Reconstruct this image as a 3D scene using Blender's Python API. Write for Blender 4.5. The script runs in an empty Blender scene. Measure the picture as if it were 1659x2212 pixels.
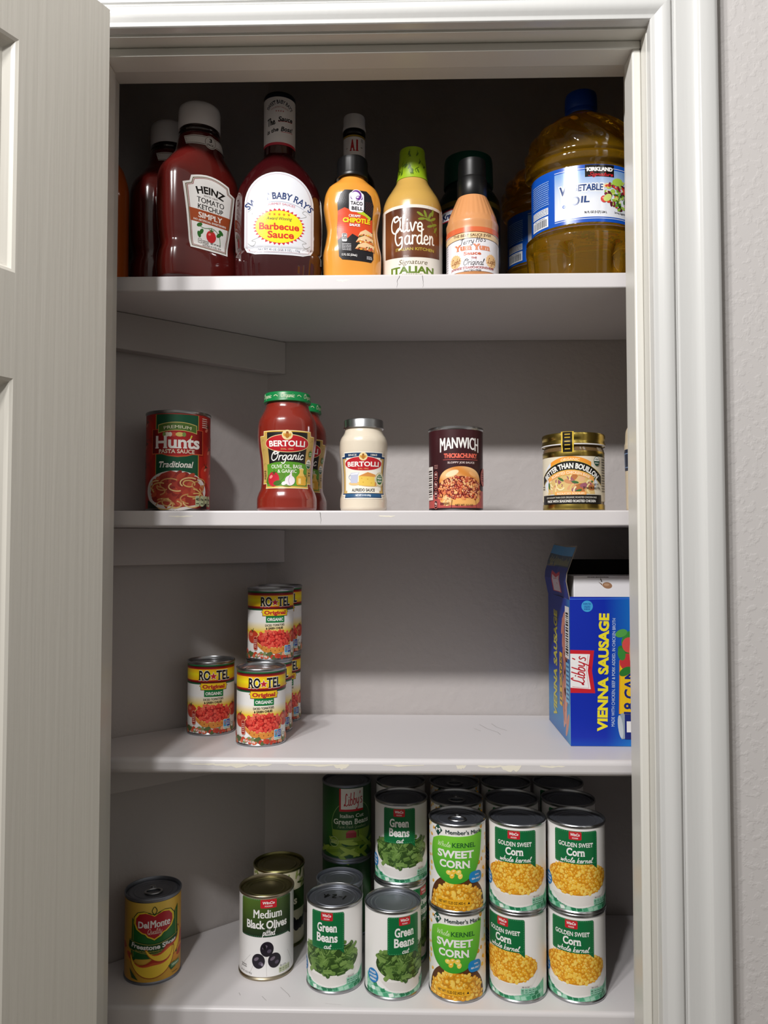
import bpy, math, random
from mathutils import Vector
from mathutils.geometry import tessellate_polygon

SC = bpy.context.scene
COL = SC.collection
PI = math.pi
R = math.radians
EYE = 1.45

# ------------------------------------------------------------------ camera, light, exposure
cam_data = bpy.data.cameras.new('camera')
cam = bpy.data.objects.new('camera', cam_data)
COL.objects.link(cam)
cam.location = (0, 0, EYE)
cam.rotation_euler = (R(90 + 2.15), 0, R(1.4))
cam_data.sensor_fit = 'VERTICAL'
cam_data.sensor_height = 36.0
cam_data.lens = 1690.0 / 2212.0 * 36.0
cam_data.clip_start = 0.01
SC.camera = cam

world = bpy.data.worlds.new('room_ambience')
SC.world = world
world.use_nodes = True
# ambient light of the room: bright ceiling and upper walls, darker floor
_wn = world.node_tree
_bg = _wn.nodes['Background']
_bg.inputs['Strength'].default_value = 0.33
_tc = _wn.nodes.new('ShaderNodeTexCoord')
_sx = _wn.nodes.new('ShaderNodeSeparateXYZ')
_wn.links.new(_tc.outputs['Generated'], _sx.inputs['Vector'])
_rp = _wn.nodes.new('ShaderNodeValToRGB')
_mr = _wn.nodes.new('ShaderNodeMapRange')
_mr.inputs['From Min'].default_value = -1.0
_wn.links.new(_sx.outputs['Z'], _mr.inputs['Value'])
_wn.links.new(_mr.outputs['Result'], _rp.inputs['Fac'])
_e = _rp.color_ramp.elements
_e[0].position, _e[0].color = 0.30, (0.10, 0.088, 0.075, 1)
_e[1].position, _e[1].color = 0.72, (1.0, 0.95, 0.88, 1)
_m = _rp.color_ramp.elements.new(0.50)
_m.color = (0.50, 0.475, 0.44, 1)
_wn.links.new(_rp.outputs['Color'], _bg.inputs['Color'])

# a three-bulb ceiling fixture behind and to the left of the camera
for bx_ in (-0.36, -0.60, -0.84):
    ld = bpy.data.lights.new('ceiling_lamp', 'AREA')
    ld.shape = 'DISK'
    ld.size = 0.11
    ld.energy = 12.6
    ld.color = (1.0, 0.985, 0.97)
    lamp = bpy.data.objects.new('ceiling_lamp', ld)
    COL.objects.link(lamp)
    lamp.location = (bx_, -0.34, 2.66)
    lamp.rotation_euler = (Vector((0.0, 1.0, 1.3)) - Vector(lamp.location)).to_track_quat('-Z', 'Y').to_euler()

SC.view_settings.view_transform = 'Standard'
SC.view_settings.look = 'None'
SC.view_settings.exposure = 0.12
SC.view_settings.gamma = 1.0
SC.view_settings.use_curve_mapping = False


# ------------------------------------------------------------------ colours and materials
def lin(c):
    c = c / 255.0
    return c / 12.92 if c <= 0.04045 else ((c + 0.055) / 1.055) ** 2.4


def hexc(h):
    h = h.lstrip('#')
    return tuple(lin(int(h[i:i + 2], 16)) for i in (0, 2, 4)) + (1.0,)


def mixc(a, b, t):
    t = max(0.0, min(1.0, t))
    return tuple(a[i] * (1 - t) + b[i] * t for i in range(4))


def mat(name, color, rough=0.5, metal=0.0, coat=0.0, coat_rough=0.05, spec=0.5, trans=0.0, ior=1.45):
    m = bpy.data.materials.new(name)
    m.use_nodes = True
    b = m.node_tree.nodes['Principled BSDF']
    b.inputs['Base Color'].default_value = hexc(color) if isinstance(color, str) else color
    b.inputs['Roughness'].default_value = rough
    b.inputs['Metallic'].default_value = metal
    b.inputs['Coat Weight'].default_value = coat
    b.inputs['Coat Roughness'].default_value = coat_rough
    b.inputs['Specular IOR Level'].default_value = spec
    b.inputs['Transmission Weight'].default_value = trans
    b.inputs['IOR'].default_value = ior
    return m


def add_bump(m, kind='noise', scale=80.0, strength=0.1, dist=0.001, stretch=(1, 1, 1), detail=3.0, ramp=None):
    nt = m.node_tree
    b = nt.nodes['Principled BSDF']
    tc = nt.nodes.new('ShaderNodeTexCoord')
    mp = nt.nodes.new('ShaderNodeMapping')
    mp.inputs['Scale'].default_value = stretch
    nt.links.new(tc.outputs['Object'], mp.inputs['Vector'])
    if kind == 'noise':
        t = nt.nodes.new('ShaderNodeTexNoise')
        t.inputs['Scale'].default_value = scale
        t.inputs['Detail'].default_value = detail
        out = t.outputs['Fac']
    else:
        t = nt.nodes.new('ShaderNodeTexWave')
        t.wave_type = 'BANDS'
        t.bands_direction = 'X'
        t.inputs['Scale'].default_value = scale
        t.inputs['Distortion'].default_value = 6.0
        t.inputs['Detail'].default_value = detail
        t.inputs['Detail Scale'].default_value = 1.2
        out = t.outputs['Fac']
    nt.links.new(mp.outputs['Vector'], t.inputs['Vector'])
    if ramp:
        cr = nt.nodes.new('ShaderNodeValToRGB')
        cr.color_ramp.elements[0].position = ramp[0]
        cr.color_ramp.elements[1].position = ramp[1]
        nt.links.new(out, cr.inputs['Fac'])
        out = cr.outputs['Color']
    bp = nt.nodes.new('ShaderNodeBump')
    bp.inputs['Strength'].default_value = strength
    bp.inputs['Distance'].default_value = dist
    prev = b.inputs['Normal'].links[0].from_socket if b.inputs['Normal'].links else None
    if prev:
        nt.links.new(prev, bp.inputs['Normal'])
    nt.links.new(out, bp.inputs['Height'])
    nt.links.new(bp.outputs['Normal'], b.inputs['Normal'])
    return m


PRINT = mat('printed_paper', 'ffffff', 0.38)
_a = PRINT.node_tree.nodes.new('ShaderNodeAttribute')
_a.attribute_name = 'ink'
PRINT.node_tree.links.new(_a.outputs['Color'], PRINT.node_tree.nodes['Principled BSDF'].inputs['Base Color'])
GLOSSY = PRINT.copy()
GLOSSY.name = 'glossy_printed_film'
GLOSSY.node_tree.nodes['Principled BSDF'].inputs['Roughness'].default_value = 0.22
GLOSSY.node_tree.nodes['Principled BSDF'].inputs['Specular IOR Level'].default_value = 0.55

STEEL = mat('tin_plate', 'a9abae', 0.28, 1.0)
DARKSTEEL = mat('dull_tin_lid', '8d919b', 0.50, 1.0)
GOLDTIN = mat('olive_lacquered_tin', '8f8a5c', 0.34, 1.0)
PALETIN = mat('pale_lacquered_tin', 'a79c86', 0.38, 1.0)
GOLD = mat('gold_metal', 'b9a253', 0.24, 1.0)
TRIM = mat('gloss_white_trim_paint', 'd2d2d0', 0.20)
add_bump(TRIM, 'noise', 30.0, 0.16, 0.0012, (5, 5, 0.5), 4)
JAMB = mat('cream_jamb_paint', 'd9d7d0', 0.30)
DOORP = mat('door_paint', 'd6d2c8', 0.42)
add_bump(DOORP, 'noise', 120.0, 0.30, 0.0008, (1.3, 1, 0.035), 2)
SHELFP = mat('shelf_paint', 'd3cfd0', 0.36)
add_bump(SHELFP, 'noise', 60.0, 0.10, 0.001)
WALLP = mat('textured_wall_paint', 'c9c5c3', 0.6)
add_bump(WALLP, 'noise', 120.0, 0.20, 0.0012, (1, 1, 1), 4, (0.50, 0.62))
PANTRYP = mat('pantry_wall_paint', 'b6b0ae', 0.5)
add_bump(PANTRYP, 'noise', 55.0, 0.22, 0.0016, (1, 1, 1), 4, (0.42, 0.65))
FLOORP = mat('floor_vinyl', '8c7a66', 0.5)
add_bump(FLOORP, 'noise', 30.0, 0.05)
CHIP = mat('bare_cream_undercoat', 'eee8d8', 0.5)
WOODD = mat('batten_paint', 'bfb9b7', 0.45)


# ------------------------------------------------------------------ mesh helpers
def smooth_by_angle(me, ang=35):
    me.shade_smooth()
    me.set_sharp_from_angle(angle=R(ang))


def obj(name, verts, faces, m, parent=None, smooth=None, mats=None, fmat=None):
    me = bpy.data.meshes.new(name)
    me.from_pydata([tuple(v) for v in verts], [], faces)
    me.validate()
    for mm in (mats or [m]):
        me.materials.append(mm)
    if fmat and len(fmat) == len(me.polygons):
        me.polygons.foreach_set('material_index', fmat)
    if smooth:
        smooth_by_angle(me, smooth)
    o = bpy.data.objects.new(name, me)
    COL.objects.link(o)
    if parent:
        o.parent = parent
    return o


def thing(name, label, cat, loc, rot=0.0, group=None):
    o = bpy.data.objects.new(name, None)
    COL.objects.link(o)
    o.empty_display_size = 0.02
    o.location = loc
    o.rotation_euler = (0, 0, rot)
    o['label'] = label
    o['category'] = cat
    if group:
        o['group'] = group
    return o


def copy_thing(src, loc, rot, label, group=None):
    r = src.copy()
    COL.objects.link(r)
    r.location = loc
    r.rotation_euler = (0, 0, rot)
    r['label'] = label
    if group:
        r['group'] = group
    for ch in list(src.children):
        c = ch.copy()
        COL.objects.link(c)
        c.parent = r
        for g in list(ch.children):
            d = g.copy()
            COL.objects.link(d)
            d.parent = c
    return r


class MB:
    def __init__(self):
        self.v, self.f = [], []

    def add(self, v, f):
        k = len(self.v)
        self.v += [tuple(p) for p in v]
        self.f += [tuple(i + k for i in q) for q in f]
        return self

    def box(self, x0, x1, y0, y1, z0, z1):
        v = [(x, y, z) for z in (z0, z1) for y in (y0, y1) for x in (x0, x1)]
        return self.add(v, [(0, 2, 3, 1), (4, 5, 7, 6), (0, 1, 5, 4), (2, 6, 7, 3), (0, 4, 6, 2), (1, 3, 7, 5)])

    def prism(self, pts, z0, z1):
        n = len(pts)
        v = [(p[0], p[1], z0) for p in pts] + [(p[0], p[1], z1) for p in pts]
        f = [tuple(range(n - 1, -1, -1)), tuple(range(n, 2 * n))]
        f += [(i, (i + 1) % n, n + (i + 1) % n, n + i) for i in range(n)]
        return self.add(v, f)

    def build(self, name, m, parent=None, smooth=None, bevel=0.0, seg=2):
        o = obj(name, self.v, self.f, m, parent, smooth)
        if bevel:
            b = o.modifiers.new('bevel', 'BEVEL')
            b.width = bevel
            b.segments = seg
            b.limit_method = 'ANGLE'
            b.angle_limit = R(40)
            o.data.shade_smooth()
            o.data.set_sharp_from_angle(angle=R(50))
        return o


def struct(o):
    o['kind'] = 'structure'
    return o


def lathe(profile, n=64, mod=None, closed_top=True, closed_bot=True):
    v, f = [], []
    for (r, z) in profile:
        for k in range(n):
            a = 2 * PI * k / n
            rr = r * (mod(a, z) if mod else 1.0)
            v.append((rr * math.cos(a), rr * math.sin(a), z))
    for i in range(len(profile) - 1):
        for k in range(n):
            a, b = i * n + k, i * n + (k + 1) % n
            f.append((a, b, b + n, a + n))
    if closed_bot and profile[0][0] > 1e-6:
        f.append(tuple(range(n - 1, -1, -1)))
    if closed_top and profile[-1][0] > 1e-6:
        f.append(tuple(range((len(profile) - 1) * n, len(profile) * n)))
    return v, f


def interp(secs, h):
    """monotone cubic through (h, rx, ry, n) sections"""
    if h <= secs[0][0]:
        return secs[0][1:]
    if h >= secs[-1][0]:
        return secs[-1][1:]
    N = len(secs)
    for i in range(N - 1):
        if secs[i][0] <= h <= secs[i + 1][0]:
            break
    out = []
    h0, h1 = secs[i][0], secs[i + 1][0]
    d = h1 - h0
    t = (h - h0) / d

    def slope(j, c):
        if j == 0 or j == N - 1:
            return 0.0
        a = (secs[j][c] - secs[j - 1][c]) / (secs[j][0] - secs[j - 1][0])
        b = (secs[j + 1][c] - secs[j][c]) / (secs[j + 1][0] - secs[j][0])
        if a * b <= 0:
            return 0.0
        return 2 * a * b / (a + b)
    for c in range(1, len(secs[0])):
        y0, y1 = secs[i][c], secs[i + 1][c]
        m0, m1 = slope(i, c) * d, slope(i + 1, c) * d
        out.append((2 * t ** 3 - 3 * t * t + 1) * y0 + (t ** 3 - 2 * t * t + t) * m0 + (-2 * t ** 3 + 3 * t * t) * y1 + (t ** 3 - t * t) * m1)
    return tuple(out)


def loft(secs, rings=44, n=64, mod=None):
    """secs: (h, rx, ry, exponent); front faces -Y"""
    hs = sorted(set([s[0] for s in secs] + [secs[0][0] + (secs[-1][0] - secs[0][0]) * i / rings for i in range(rings + 1)]))
    v, f = [], []
    for h in hs:
        rx, ry, e = interp(secs, h)
        for k in range(n):
            a = 2 * PI * k / n
            c, s = math.cos(a), math.sin(a)
            q = mod(a, h) if mod else 1.0
            v.append((rx * q * math.copysign(abs(c) ** (2 / e), c), ry * q * math.copysign(abs(s) ** (2 / e), s), h))
    for i in range(len(hs) - 1):
        for k in range(n):
            a, b = i * n + k, i * n + (k + 1) % n
            f.append((a, b, b + n, a + n))
    f.append(tuple(range(n - 1, -1, -1)))
    f.append(tuple(range((len(hs) - 1) * n, len(hs) * n)))
    return v, f


# ------------------------------------------------------------------ printed artwork
_TXT = {}


def text_tris(s, bold=0.0, shear=0.0, serif=0.0):
    key = (s, bold, shear, serif)
    if key in _TXT:
        return _TXT[key]
    c = bpy.data.curves.new('t', 'FONT')
    c.body = s
    c.offset = bold
    c.shear = shear
    c.resolution_u = 3
    o = bpy.data.objects.new('t', c)
    COL.objects.link(o)
    dg = bpy.context.evaluated_depsgraph_get()
    me = bpy.data.meshes.new_from_object(o.evaluated_get(dg))
    me.calc_loop_triangles()
    vs = [(v.co.x, v.co.y) for v in me.vertices]
    tris = [[vs[i] for i in t.vertices] for t in me.loop_triangles]
    main = len(tris)
    if serif:
        cnt = {}
        for p in me.polygons:
            for e in p.edge_keys:
                cnt[e] = cnt.get(e, 0) + 1
        th = 0.075
        for (a, b), k in cnt.items():
            if k != 1:
                continue
            (x0, y0), (x1, y1) = vs[a], vs[b]
            if abs(y0 - y1) > 0.004 or not 0.05 < abs(x1 - x0) < 0.26:
                continue
            for lev, up in ((0.0 - bold, 1), (0.729 + bold, -1), (0.547 + bold, -1), (0.76 + bold, -1)):
                if abs(y0 - lev) < 0.012:
                    xa, xb = min(x0, x1) - serif, max(x0, x1) + serif
                    ya, yb = y0, y0 + up * th
                    tris.append([(xa, ya), (xb, ya), (xb, yb)])
                    tris.append([(xa, ya), (xb, yb), (xa, yb)])
                    break
    bpy.data.objects.remove(o)
    bpy.data.curves.remove(c)
    bpy.data.meshes.remove(me)
    xs = [p[0] for t in tris for p in t]
    res = (tris, min(xs) if xs else 0, max(xs) if xs else 1, main)
    _TXT[key] = res
    return res


GL = {
    'a': (.56, [[(.42, .42), (.25, .5), (.07, .35), (.08, .1), (.22, 0), (.38, .12), (.43, .48)], [(.43, .48), (.42, .1), (.5, 0), (.6, .08)]]),
    'b': (.5, [[(.12, 1), (.1, .5), (.1, .1), (.22, 0), (.4, .12), (.4, .38), (.25, .5), (.1, .35)]]),
    'c': (.46, [[(.4, .42), (.25, .5), (.08, .3), (.12, .06), (.28, 0), (.46, .1)]]),
    'd': (.56, [[(.42, .42), (.25, .5), (.07, .35), (.08, .1), (.22, 0), (.38, .12), (.42, .4)], [(.44, 1), (.42, .1), (.5, 0), (.58, .06)]]),
    'e': (.48, [[(.08, .24), (.36, .28), (.36, .42), (.22, .5), (.08, .32), (.12, .06), (.28, 0), (.48, .12)]]),
    'g': (.54, [[(.42, .42), (.25, .5), (.07, .35), (.08, .1), (.22, 0), (.38, .12), (.43, .48)], [(.43, .48), (.42, -.2), (.28, -.4), (.08, -.3)]]),
    'h': (.54, [[(.12, 1), (.1, 0)], [(.1, .28), (.26, .5), (.38, .4), (.38, .06), (.52, .04)]]),
    'i': (.26, [[(.1, .5), (.1, .1), (.18, 0), (.27, .06)], [(.1, .68), (.12, .7)]]),
    'k': (.48, [[(.12, 1), (.1, 0)], [(.4, .5), (.12, .22), (.44, 0)]]),
    'l': (.28, [[(.1, .5), (.2, .85), (.16, 1), (.08, .8), (.09, .1), (.18, 0), (.29, .08)]]),
    'm': (.8, [[(.1, .5), (.1, 0)], [(.1, .3), (.25, .5), (.36, .4), (.36, 0)], [(.36, .3), (.5, .5), (.62, .4), (.62, .06), (.76, .04)]]),
    'n': (.54, [[(.1, .5), (.1, 0)], [(.1, .28), (.26, .5), (.38, .4), (.38, .06), (.52, .04)]]),
    'o': (.5, [[(.25, .5), (.08, .36), (.1, .1), (.25, 0), (.4, .12), (.4, .36), (.25, .5)]]),
    'p': (.5, [[(.12, .5), (.08, -.4)], [(.1, .36), (.26, .5), (.42, .36), (.38, .1), (.24, 0), (.1, .1)]]),
    'r': (.42, [[(.1, .5), (.1, 0)], [(.1, .3), (.22, .48), (.4, .46)]]),
    's': (.42, [[(.36, .44), (.22, .5), (.1, .4), (.34, .18), (.3, .02), (.08, .04)]]),
    't': (.36, [[(.16, .85), (.14, .1), (.24, 0), (.34, .06)], [(.02, .52), (.32, .56)]]),
    'u': (.54, [[(.1, .5), (.1, .12), (.2, 0), (.36, .12), (.42, .5)], [(.42, .5), (.42, .08), (.54, .04)]]),
    'v': (.48, [[(.06, .5), (.2, 0), (.38, .5), (.48, .46)]]),
    'w': (.68, [[(.06, .5), (.16, 0), (.32, .42), (.44, 0), (.6, .5)]]),
    'y': (.5, [[(.06, .5), (.1, .16), (.22, .06), (.4, .2)], [(.44, .5), (.34, -.2), (.18, -.4), (.04, -.3)]]),
    'T': (.62, [[(.02, .9), (.3, .96), (.66, .98)], [(.36, .96), (.28, .3), (.24, 0)]]),
    'H': (.7, [[(.14, 1), (.08, 0)], [(.56, 1), (.5, 0)], [(.1, .5), (.54, .52)]]),
    'O': (.86, [[(.5, .92), (.26, .95), (.07, .62), (.1, .2), (.36, 0), (.68, .2), (.74, .65), (.5, .98), (.28, .82), (.4, .66), (.8, .86)]]),
    'F': (.6, [[(.04, .88), (.3, .96), (.66, .96)], [(.34, .94), (.26, .3), (.1, 0)], [(.16, .5), (.5, .52)]],),
    'G': (.84, [[(.62, .8), (.44, 1), (.16, .84), (.06, .4), (.26, .02), (.56, .12), (.66, .44), (.42, .44)], [(.66, .44), (.64, -.1), (.4, -.26)]]),
    'L': (.66, [[(.46, .86), (.34, 1), (.24, .8), (.26, .4), (.16, .06), (.06, .06), (.14, .16), (.4, 0), (.62, .1)]]),
    'Q': (.8, [[(.4, .95), (.1, .7), (.1, .25), (.38, 0), (.66, .26), (.64, .72), (.4, .95)], [(.36, .2), (.74, -.08)]]),
    'S': (.6, [[(.5, .84), (.34, 1), (.12, .82), (.3, .54), (.48, .3), (.34, .02), (.06, .12)]]),
    'W': (.95, [[(.06, 1), (.2, 0), (.42, .8), (.6, 0), (.86, 1)]]),
    "'": (.16, [[(.1, 1), (.06, .82)]]),
    ' ': (.3, []),
}


def spline(pts, k=5):
    if len(pts) < 3:
        return pts
    out = []
    P = [pts[0]] + list(pts) + [pts[-1]]
    for i in range(1, len(P) - 2):
        p0, p1, p2, p3 = P[i - 1], P[i], P[i + 1], P[i + 2]
        for j in range(k):
            t = j / k
            out.append(tuple(0.5 * (2 * p1[c] + (p2[c] - p0[c]) * t + (2 * p0[c] - 5 * p1[c] + 4 * p2[c] - p3[c]) * t * t + (3 * p1[c] - p0[c] - 3 * p2[c] + p3[c]) * t ** 3) for c in (0, 1)))
    out.append(tuple(pts[-1]))
    return out


class Art:
    """flat artwork in millimetres; every shape is laid one ink layer above the one before"""
    STEP = 0.00005

    def __init__(self):
        self.t = []          # (tri, colour or callable, layer)
        self.L = 0.0

    def up(self, k=1.0):
        self.L += k
        return self

    def tri(self, tris, col, dl=0.0):
        c = hexc(col) if isinstance(col, str) else col
        for t in tris:
            self.t.append((t, c, self.L + dl))
        return self

    def poly(self, pts, col, dl=0.0):
        p3 = [Vector((p[0], p[1], 0)) for p in pts]
        ids = tessellate_polygon([p3])
        return self.tri([[tuple(pts[i]) for i in q] for q in ids], col, dl)

    def rect(self, x0, y0, x1, y1, col, dl=0.0):
        return self.tri([[(x0, y0), (x1, y0), (x1, y1)], [(x0, y0), (x1, y1), (x0, y1)]], col, dl)

    def rrect(self, x0, y0, x1, y1, r, col, dl=0.0):
        pts = []
        for cx, cy, a0 in ((x1 - r, y0 + r, -90), (x1 - r, y1 - r, 0), (x0 + r, y1 - r, 90), (x0 + r, y0 + r, 180)):
            for k in range(5):
                a = R(a0 + 22.5 * k)
                pts.append((cx + r * math.cos(a), cy + r * math.sin(a)))
        return self.poly(pts, col, dl)

    def ell(self, cx, cy, rx, ry, col, rot=0.0, n=20, a0=0, a1=360, dl=0.0):
        cr, sr = math.cos(R(rot)), math.sin(R(rot))
        pts = []
        full = (a1 - a0) >= 360
        for k in range(n if full else n + 1):
            a = R(a0 + (a1 - a0) * k / n)
            x, y = rx * math.cos(a), ry * math.sin(a)
            pts.append((cx + x * cr - y * sr, cy + x * sr + y * cr))
        return self.tri([[pts[0], pts[i], pts[i + 1]] for i in range(1, len(pts) - 1)], col, dl)

    def star(self, cx, cy, r0, r1, n, col, rot=90, dl=0.0, ry=1.0):
        pts = []
        for k in range(2 * n):
            a = R(rot + 180.0 * k / n)
            r = r0 if k % 2 == 0 else r1
            pts.append((cx + r * math.cos(a), cy + r * ry * math.sin(a)))
        c = (cx, cy)
        return self.tri([[c, pts[i], pts[(i + 1) % (2 * n)]] for i in range(2 * n)], col, dl)

    def line(self, pts, w, col, smooth=False, closed=False, dl=0.0, caps=False):
        if smooth:
            pts = spline(pts)
        if closed:
            pts = list(pts) + [pts[0], pts[1]]
        L, Rr = [], []
        n = len(pts)
        for i in range(n):
            a = pts[max(0, i - 1)]
            b = pts[min(n - 1, i + 1)]
            dx, dy = b[0] - a[0], b[1] - a[1]
            d = math.hypot(dx, dy) or 1e-9
            L.append((pts[i][0] - dy / d * w / 2, pts[i][1] + dx / d * w / 2))
            Rr.append((pts[i][0] + dy / d * w / 2, pts[i][1] - dx / d * w / 2))
        for i in range(n - 1):
            self.tri([[L[i], Rr[i], Rr[i + 1]], [L[i], Rr[i + 1], L[i + 1]]], col, dl + 0.12 * (i % 4))
        if caps:
            for p in (pts[0], pts[-1]):
                self.ell(p[0], p[1], w / 2, w / 2, col, n=8, dl=dl + 0.55)
        return self

    @staticmethod
    def place(tris, cx, cy, rot=0.0, arc=None):
        c, s = math.cos(R(rot)), math.sin(R(rot))
        out = []
        for t in tris:
            q = []
            for (x, y) in t:
                if arc:
                    a = x / arc
                    x, y = (arc + y) * math.sin(a), (arc + y) * math.cos(a) - arc
                q.append((cx + x * c - y * s, cy + x * s + y * c))
            out.append(q)
        return out

    def text(self, s, cx, cy, w, h, col, bold=0.02, shear=0.0, serif=0.0, rot=0.0, arc=None, dl=0.0, align='c', warp=None):
        fat = 0.0
        if 'M' in s:                                     # the outline offset breaks this glyph: thicken it sideways instead
            fat, bold = bold, 0.0
        tris, x0, x1, main = text_tris(s, bold, shear, serif)
        k = (w / (x1 - x0)) if w else (h / 0.729)
        ky = h / (0.729 + 2 * bold)
        ww = (x1 - x0) * k
        off = {'c': -ww / 2, 'l': 0.0, 'r': -ww}[align]
        loc = [[((p[0] - x0) * k + off, (p[1] + bold) * ky - h / 2) for p in t] for t in tris]
        if warp:
            loc = [[warp(p[0], p[1], ww, h) for p in t] for t in loc]
        out = self.place(loc, cx, cy, rot, arc)
        if fat > 0.008:
            dx = fat * k * 0.8
            cr, sr = math.cos(R(rot)) * dx, math.sin(R(rot)) * dx
            self.tri([[(q[0] + cr, q[1] + sr) for q in t] for t in out[:main]], col, dl + 0.3)
            out = [[(q[0] - cr, q[1] - sr) for q in t] for t in out]
        for i in range(main, len(out)):
            self.tri([out[i]], col, dl + 0.15 + 0.1 * ((i - main) // 2 % 4))
        return self.tri(out[:main], col, dl)

    def script(self, s, cx, cy, w, h, col, th=0.6, slant=0.2, rot=0.0, dl=0.0):
        """monoline handwriting; h = height of a capital"""
        strokes, x = [], 0.0
        for ch in s:
            adv, ss = GL.get(ch, GL['o'])
            for st in ss:
                strokes.append([(p[0] + x + p[1] * slant, p[1]) for p in spline(st)])
            x += adv
        k = w / x
        c, sn = math.cos(R(rot)), math.sin(R(rot))
        for st in strokes:
            q = [((p[0] - x / 2) * k, (p[1] - 0.4) * h) for p in st]
            q = [(cx + p[0] * c - p[1] * sn, cy + p[0] * sn + p[1] * c) for p in q]
            self.line(q, th, col, dl=dl, caps=True)
        return self

    def small(self, x0, y0, x1, y1, rows, col, seed=1, dl=0.0):
        """rows of print too small to read: short dashes"""
        rg = random.Random(seed)
        hh = (y1 - y0) / rows
        for r_ in range(rows):
            x = x0
            y = y1 - hh * (r_ + 0.7)
            while x < x1 - 0.4:
                wd = min(rg.uniform(0.6, 2.2), x1 - x)
                self.rect(x, y, x + wd, y + hh * 0.45, col, dl)
                x += wd + 0.45
        return self

    def scatter(self, inside, box, step, size, cols, seed=1, asp=(0.7, 1.0), n=7, hi=None, layers=5, jit=0.4):
        rg = random.Random(seed)
        x0, y0, x1, y1 = box
        pts = []
        y = y1
        row = 0
        while y > y0:
            x = x0 + (step / 2 if row % 2 else 0)
            while x < x1:
                px, py = x + rg.uniform(-jit, jit) * step, y + rg.uniform(-jit, jit) * step
                if inside(px, py):
                    pts.append((px, py))
                x += step
            y -= step * 0.85
            row += 1
        for i, (px, py) in enumerate(pts):
            s = size * rg.uniform(0.8, 1.2)
            a = rg.uniform(*asp)
            ro = rg.uniform(0, 180)
            dl = (i % layers) * 0.9 + (0.0)
            self.ell(px, py, s, s * a, rg.choice(cols), ro, n=n, dl=dl)
            if hi:
                self.ell(px - s * 0.15, py + s * 0.25, s * 0.42, s * a * 0.35, rg.choice(hi), ro, n=6, dl=dl + 0.45)
        self.L += layers * 0.9
        return self

    def build(self, name, fn, parent, m=None, du=2.2, dv=1e9):
        """fn(u, v, lift) -> point, u v in metres"""
        m = m or PRINT
        verts, faces, cols = [], [], []
        du2, dv2 = du, dv

        def size(a, b):
            return max(abs(a[0] - b[0]) / du2, abs(a[1] - b[1]) / dv2)
        for t, c, lay in self.t:
            stack = [t]
            lift = self.STEP * (lay + 1)
            while stack:
                q = stack.pop()
                e = [size(q[0], q[1]), size(q[1], q[2]), size(q[2], q[0])]
                k = e.index(max(e))
                if e[k] > 1.0:
                    a, b, d = q[k], q[(k + 1) % 3], q[(k + 2) % 3]
                    mid = ((a[0] + b[0]) / 2, (a[1] + b[1]) / 2)
                    stack.append([a, mid, d])
                    stack.append([mid, b, d])
                    continue
                area = (q[1][0] - q[0][0]) * (q[2][1] - q[0][1]) - (q[2][0] - q[0][0]) * (q[1][1] - q[0][1])
                if abs(area) < 1e-7:
                    continue
                if area < 0:
                    q = [q[0], q[2], q[1]]
                b0 = len(verts)
                for p in q:
                    verts.append(fn(p[0] / 1000.0, p[1] / 1000.0, lift))
                    cols.extend(c(p[0], p[1]) if callable(c) else c)
                faces.append((b0, b0 + 1, b0 + 2))
        me = bpy.data.meshes.new(name)
        me.from_pydata(verts, [], faces)
        at = me.color_attributes.new('ink', 'FLOAT_COLOR', 'POINT')
        at.data.foreach_set('color', cols)
        me.materials.append(m)
        me.shade_smooth()
        o = bpy.data.objects.new(name, me)
        COL.objects.link(o)
        o.parent = parent
        # normals follow the true surface, not the facets
        eps = 1e-4
        return o


def cyl_map(rfun):
    """wrap round an upright body of radius rfun(v); u = 0 faces -Y"""
    def fn(u, v, lift):
        r0 = rfun(v)
        a = u / rfun.ref
        r = r0 + lift
        return (r * math.sin(a), -r * math.cos(a), v)
    return fn


class Rad:
    def __init__(self, f, ref):
        self.f, self.ref = f, ref

    def __call__(self, v):
        return self.f(v) if callable(self.f) else self.f


def front_map(secs, off=0.0003):
    """lay flat art on the front of a lofted bottle"""
    def fn(u, v, lift):
        rx, ry, e = interp(secs, v)
        s = max(-0.985, min(0.985, u / rx))
        y = -ry * (1 - abs(s) ** e) ** (1 / e)
        nx = math.copysign(abs(s) ** (e - 1) / rx, s)
        ny = -(abs(y / ry) ** (e - 1)) / ry
        d = math.hypot(nx, ny)
        l = lift + off
        return (s * rx + nx / d * l, y + ny / d * l, v)
    return fn


def rot_to(x, y, deg):
    """turn a front (-Y) so that it shows deg to the right of straight at the viewer's place"""
    return R(deg) - math.atan2(x, y)


# ------------------------------------------------------------------ the setting
BACK, SHELF_Y = 1.212, 0.960
WX, WY = 0.766, 0.643                    # direction of the slanted left wall (x, y)
CX, CY = -0.212, BACK                    # corner of slanted wall and back wall
XR = 0.47                                # right wall of the pantry
JL, JR, JT = -0.352, 0.270, 2.0185       # jamb faces
JF, JB = 0.856, 0.945                    # wall front and back planes


def lw(y, off=0.0):
    """x of the slanted wall (moved off into the pantry) at depth y"""
    t = (CY - y) / WY
    return CX - t * WX + off / WY


Z1, Z2, Z3, Z4 = 1.7817, 1.4880, 1.1855, 0.8880
TH = 0.0195

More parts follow.
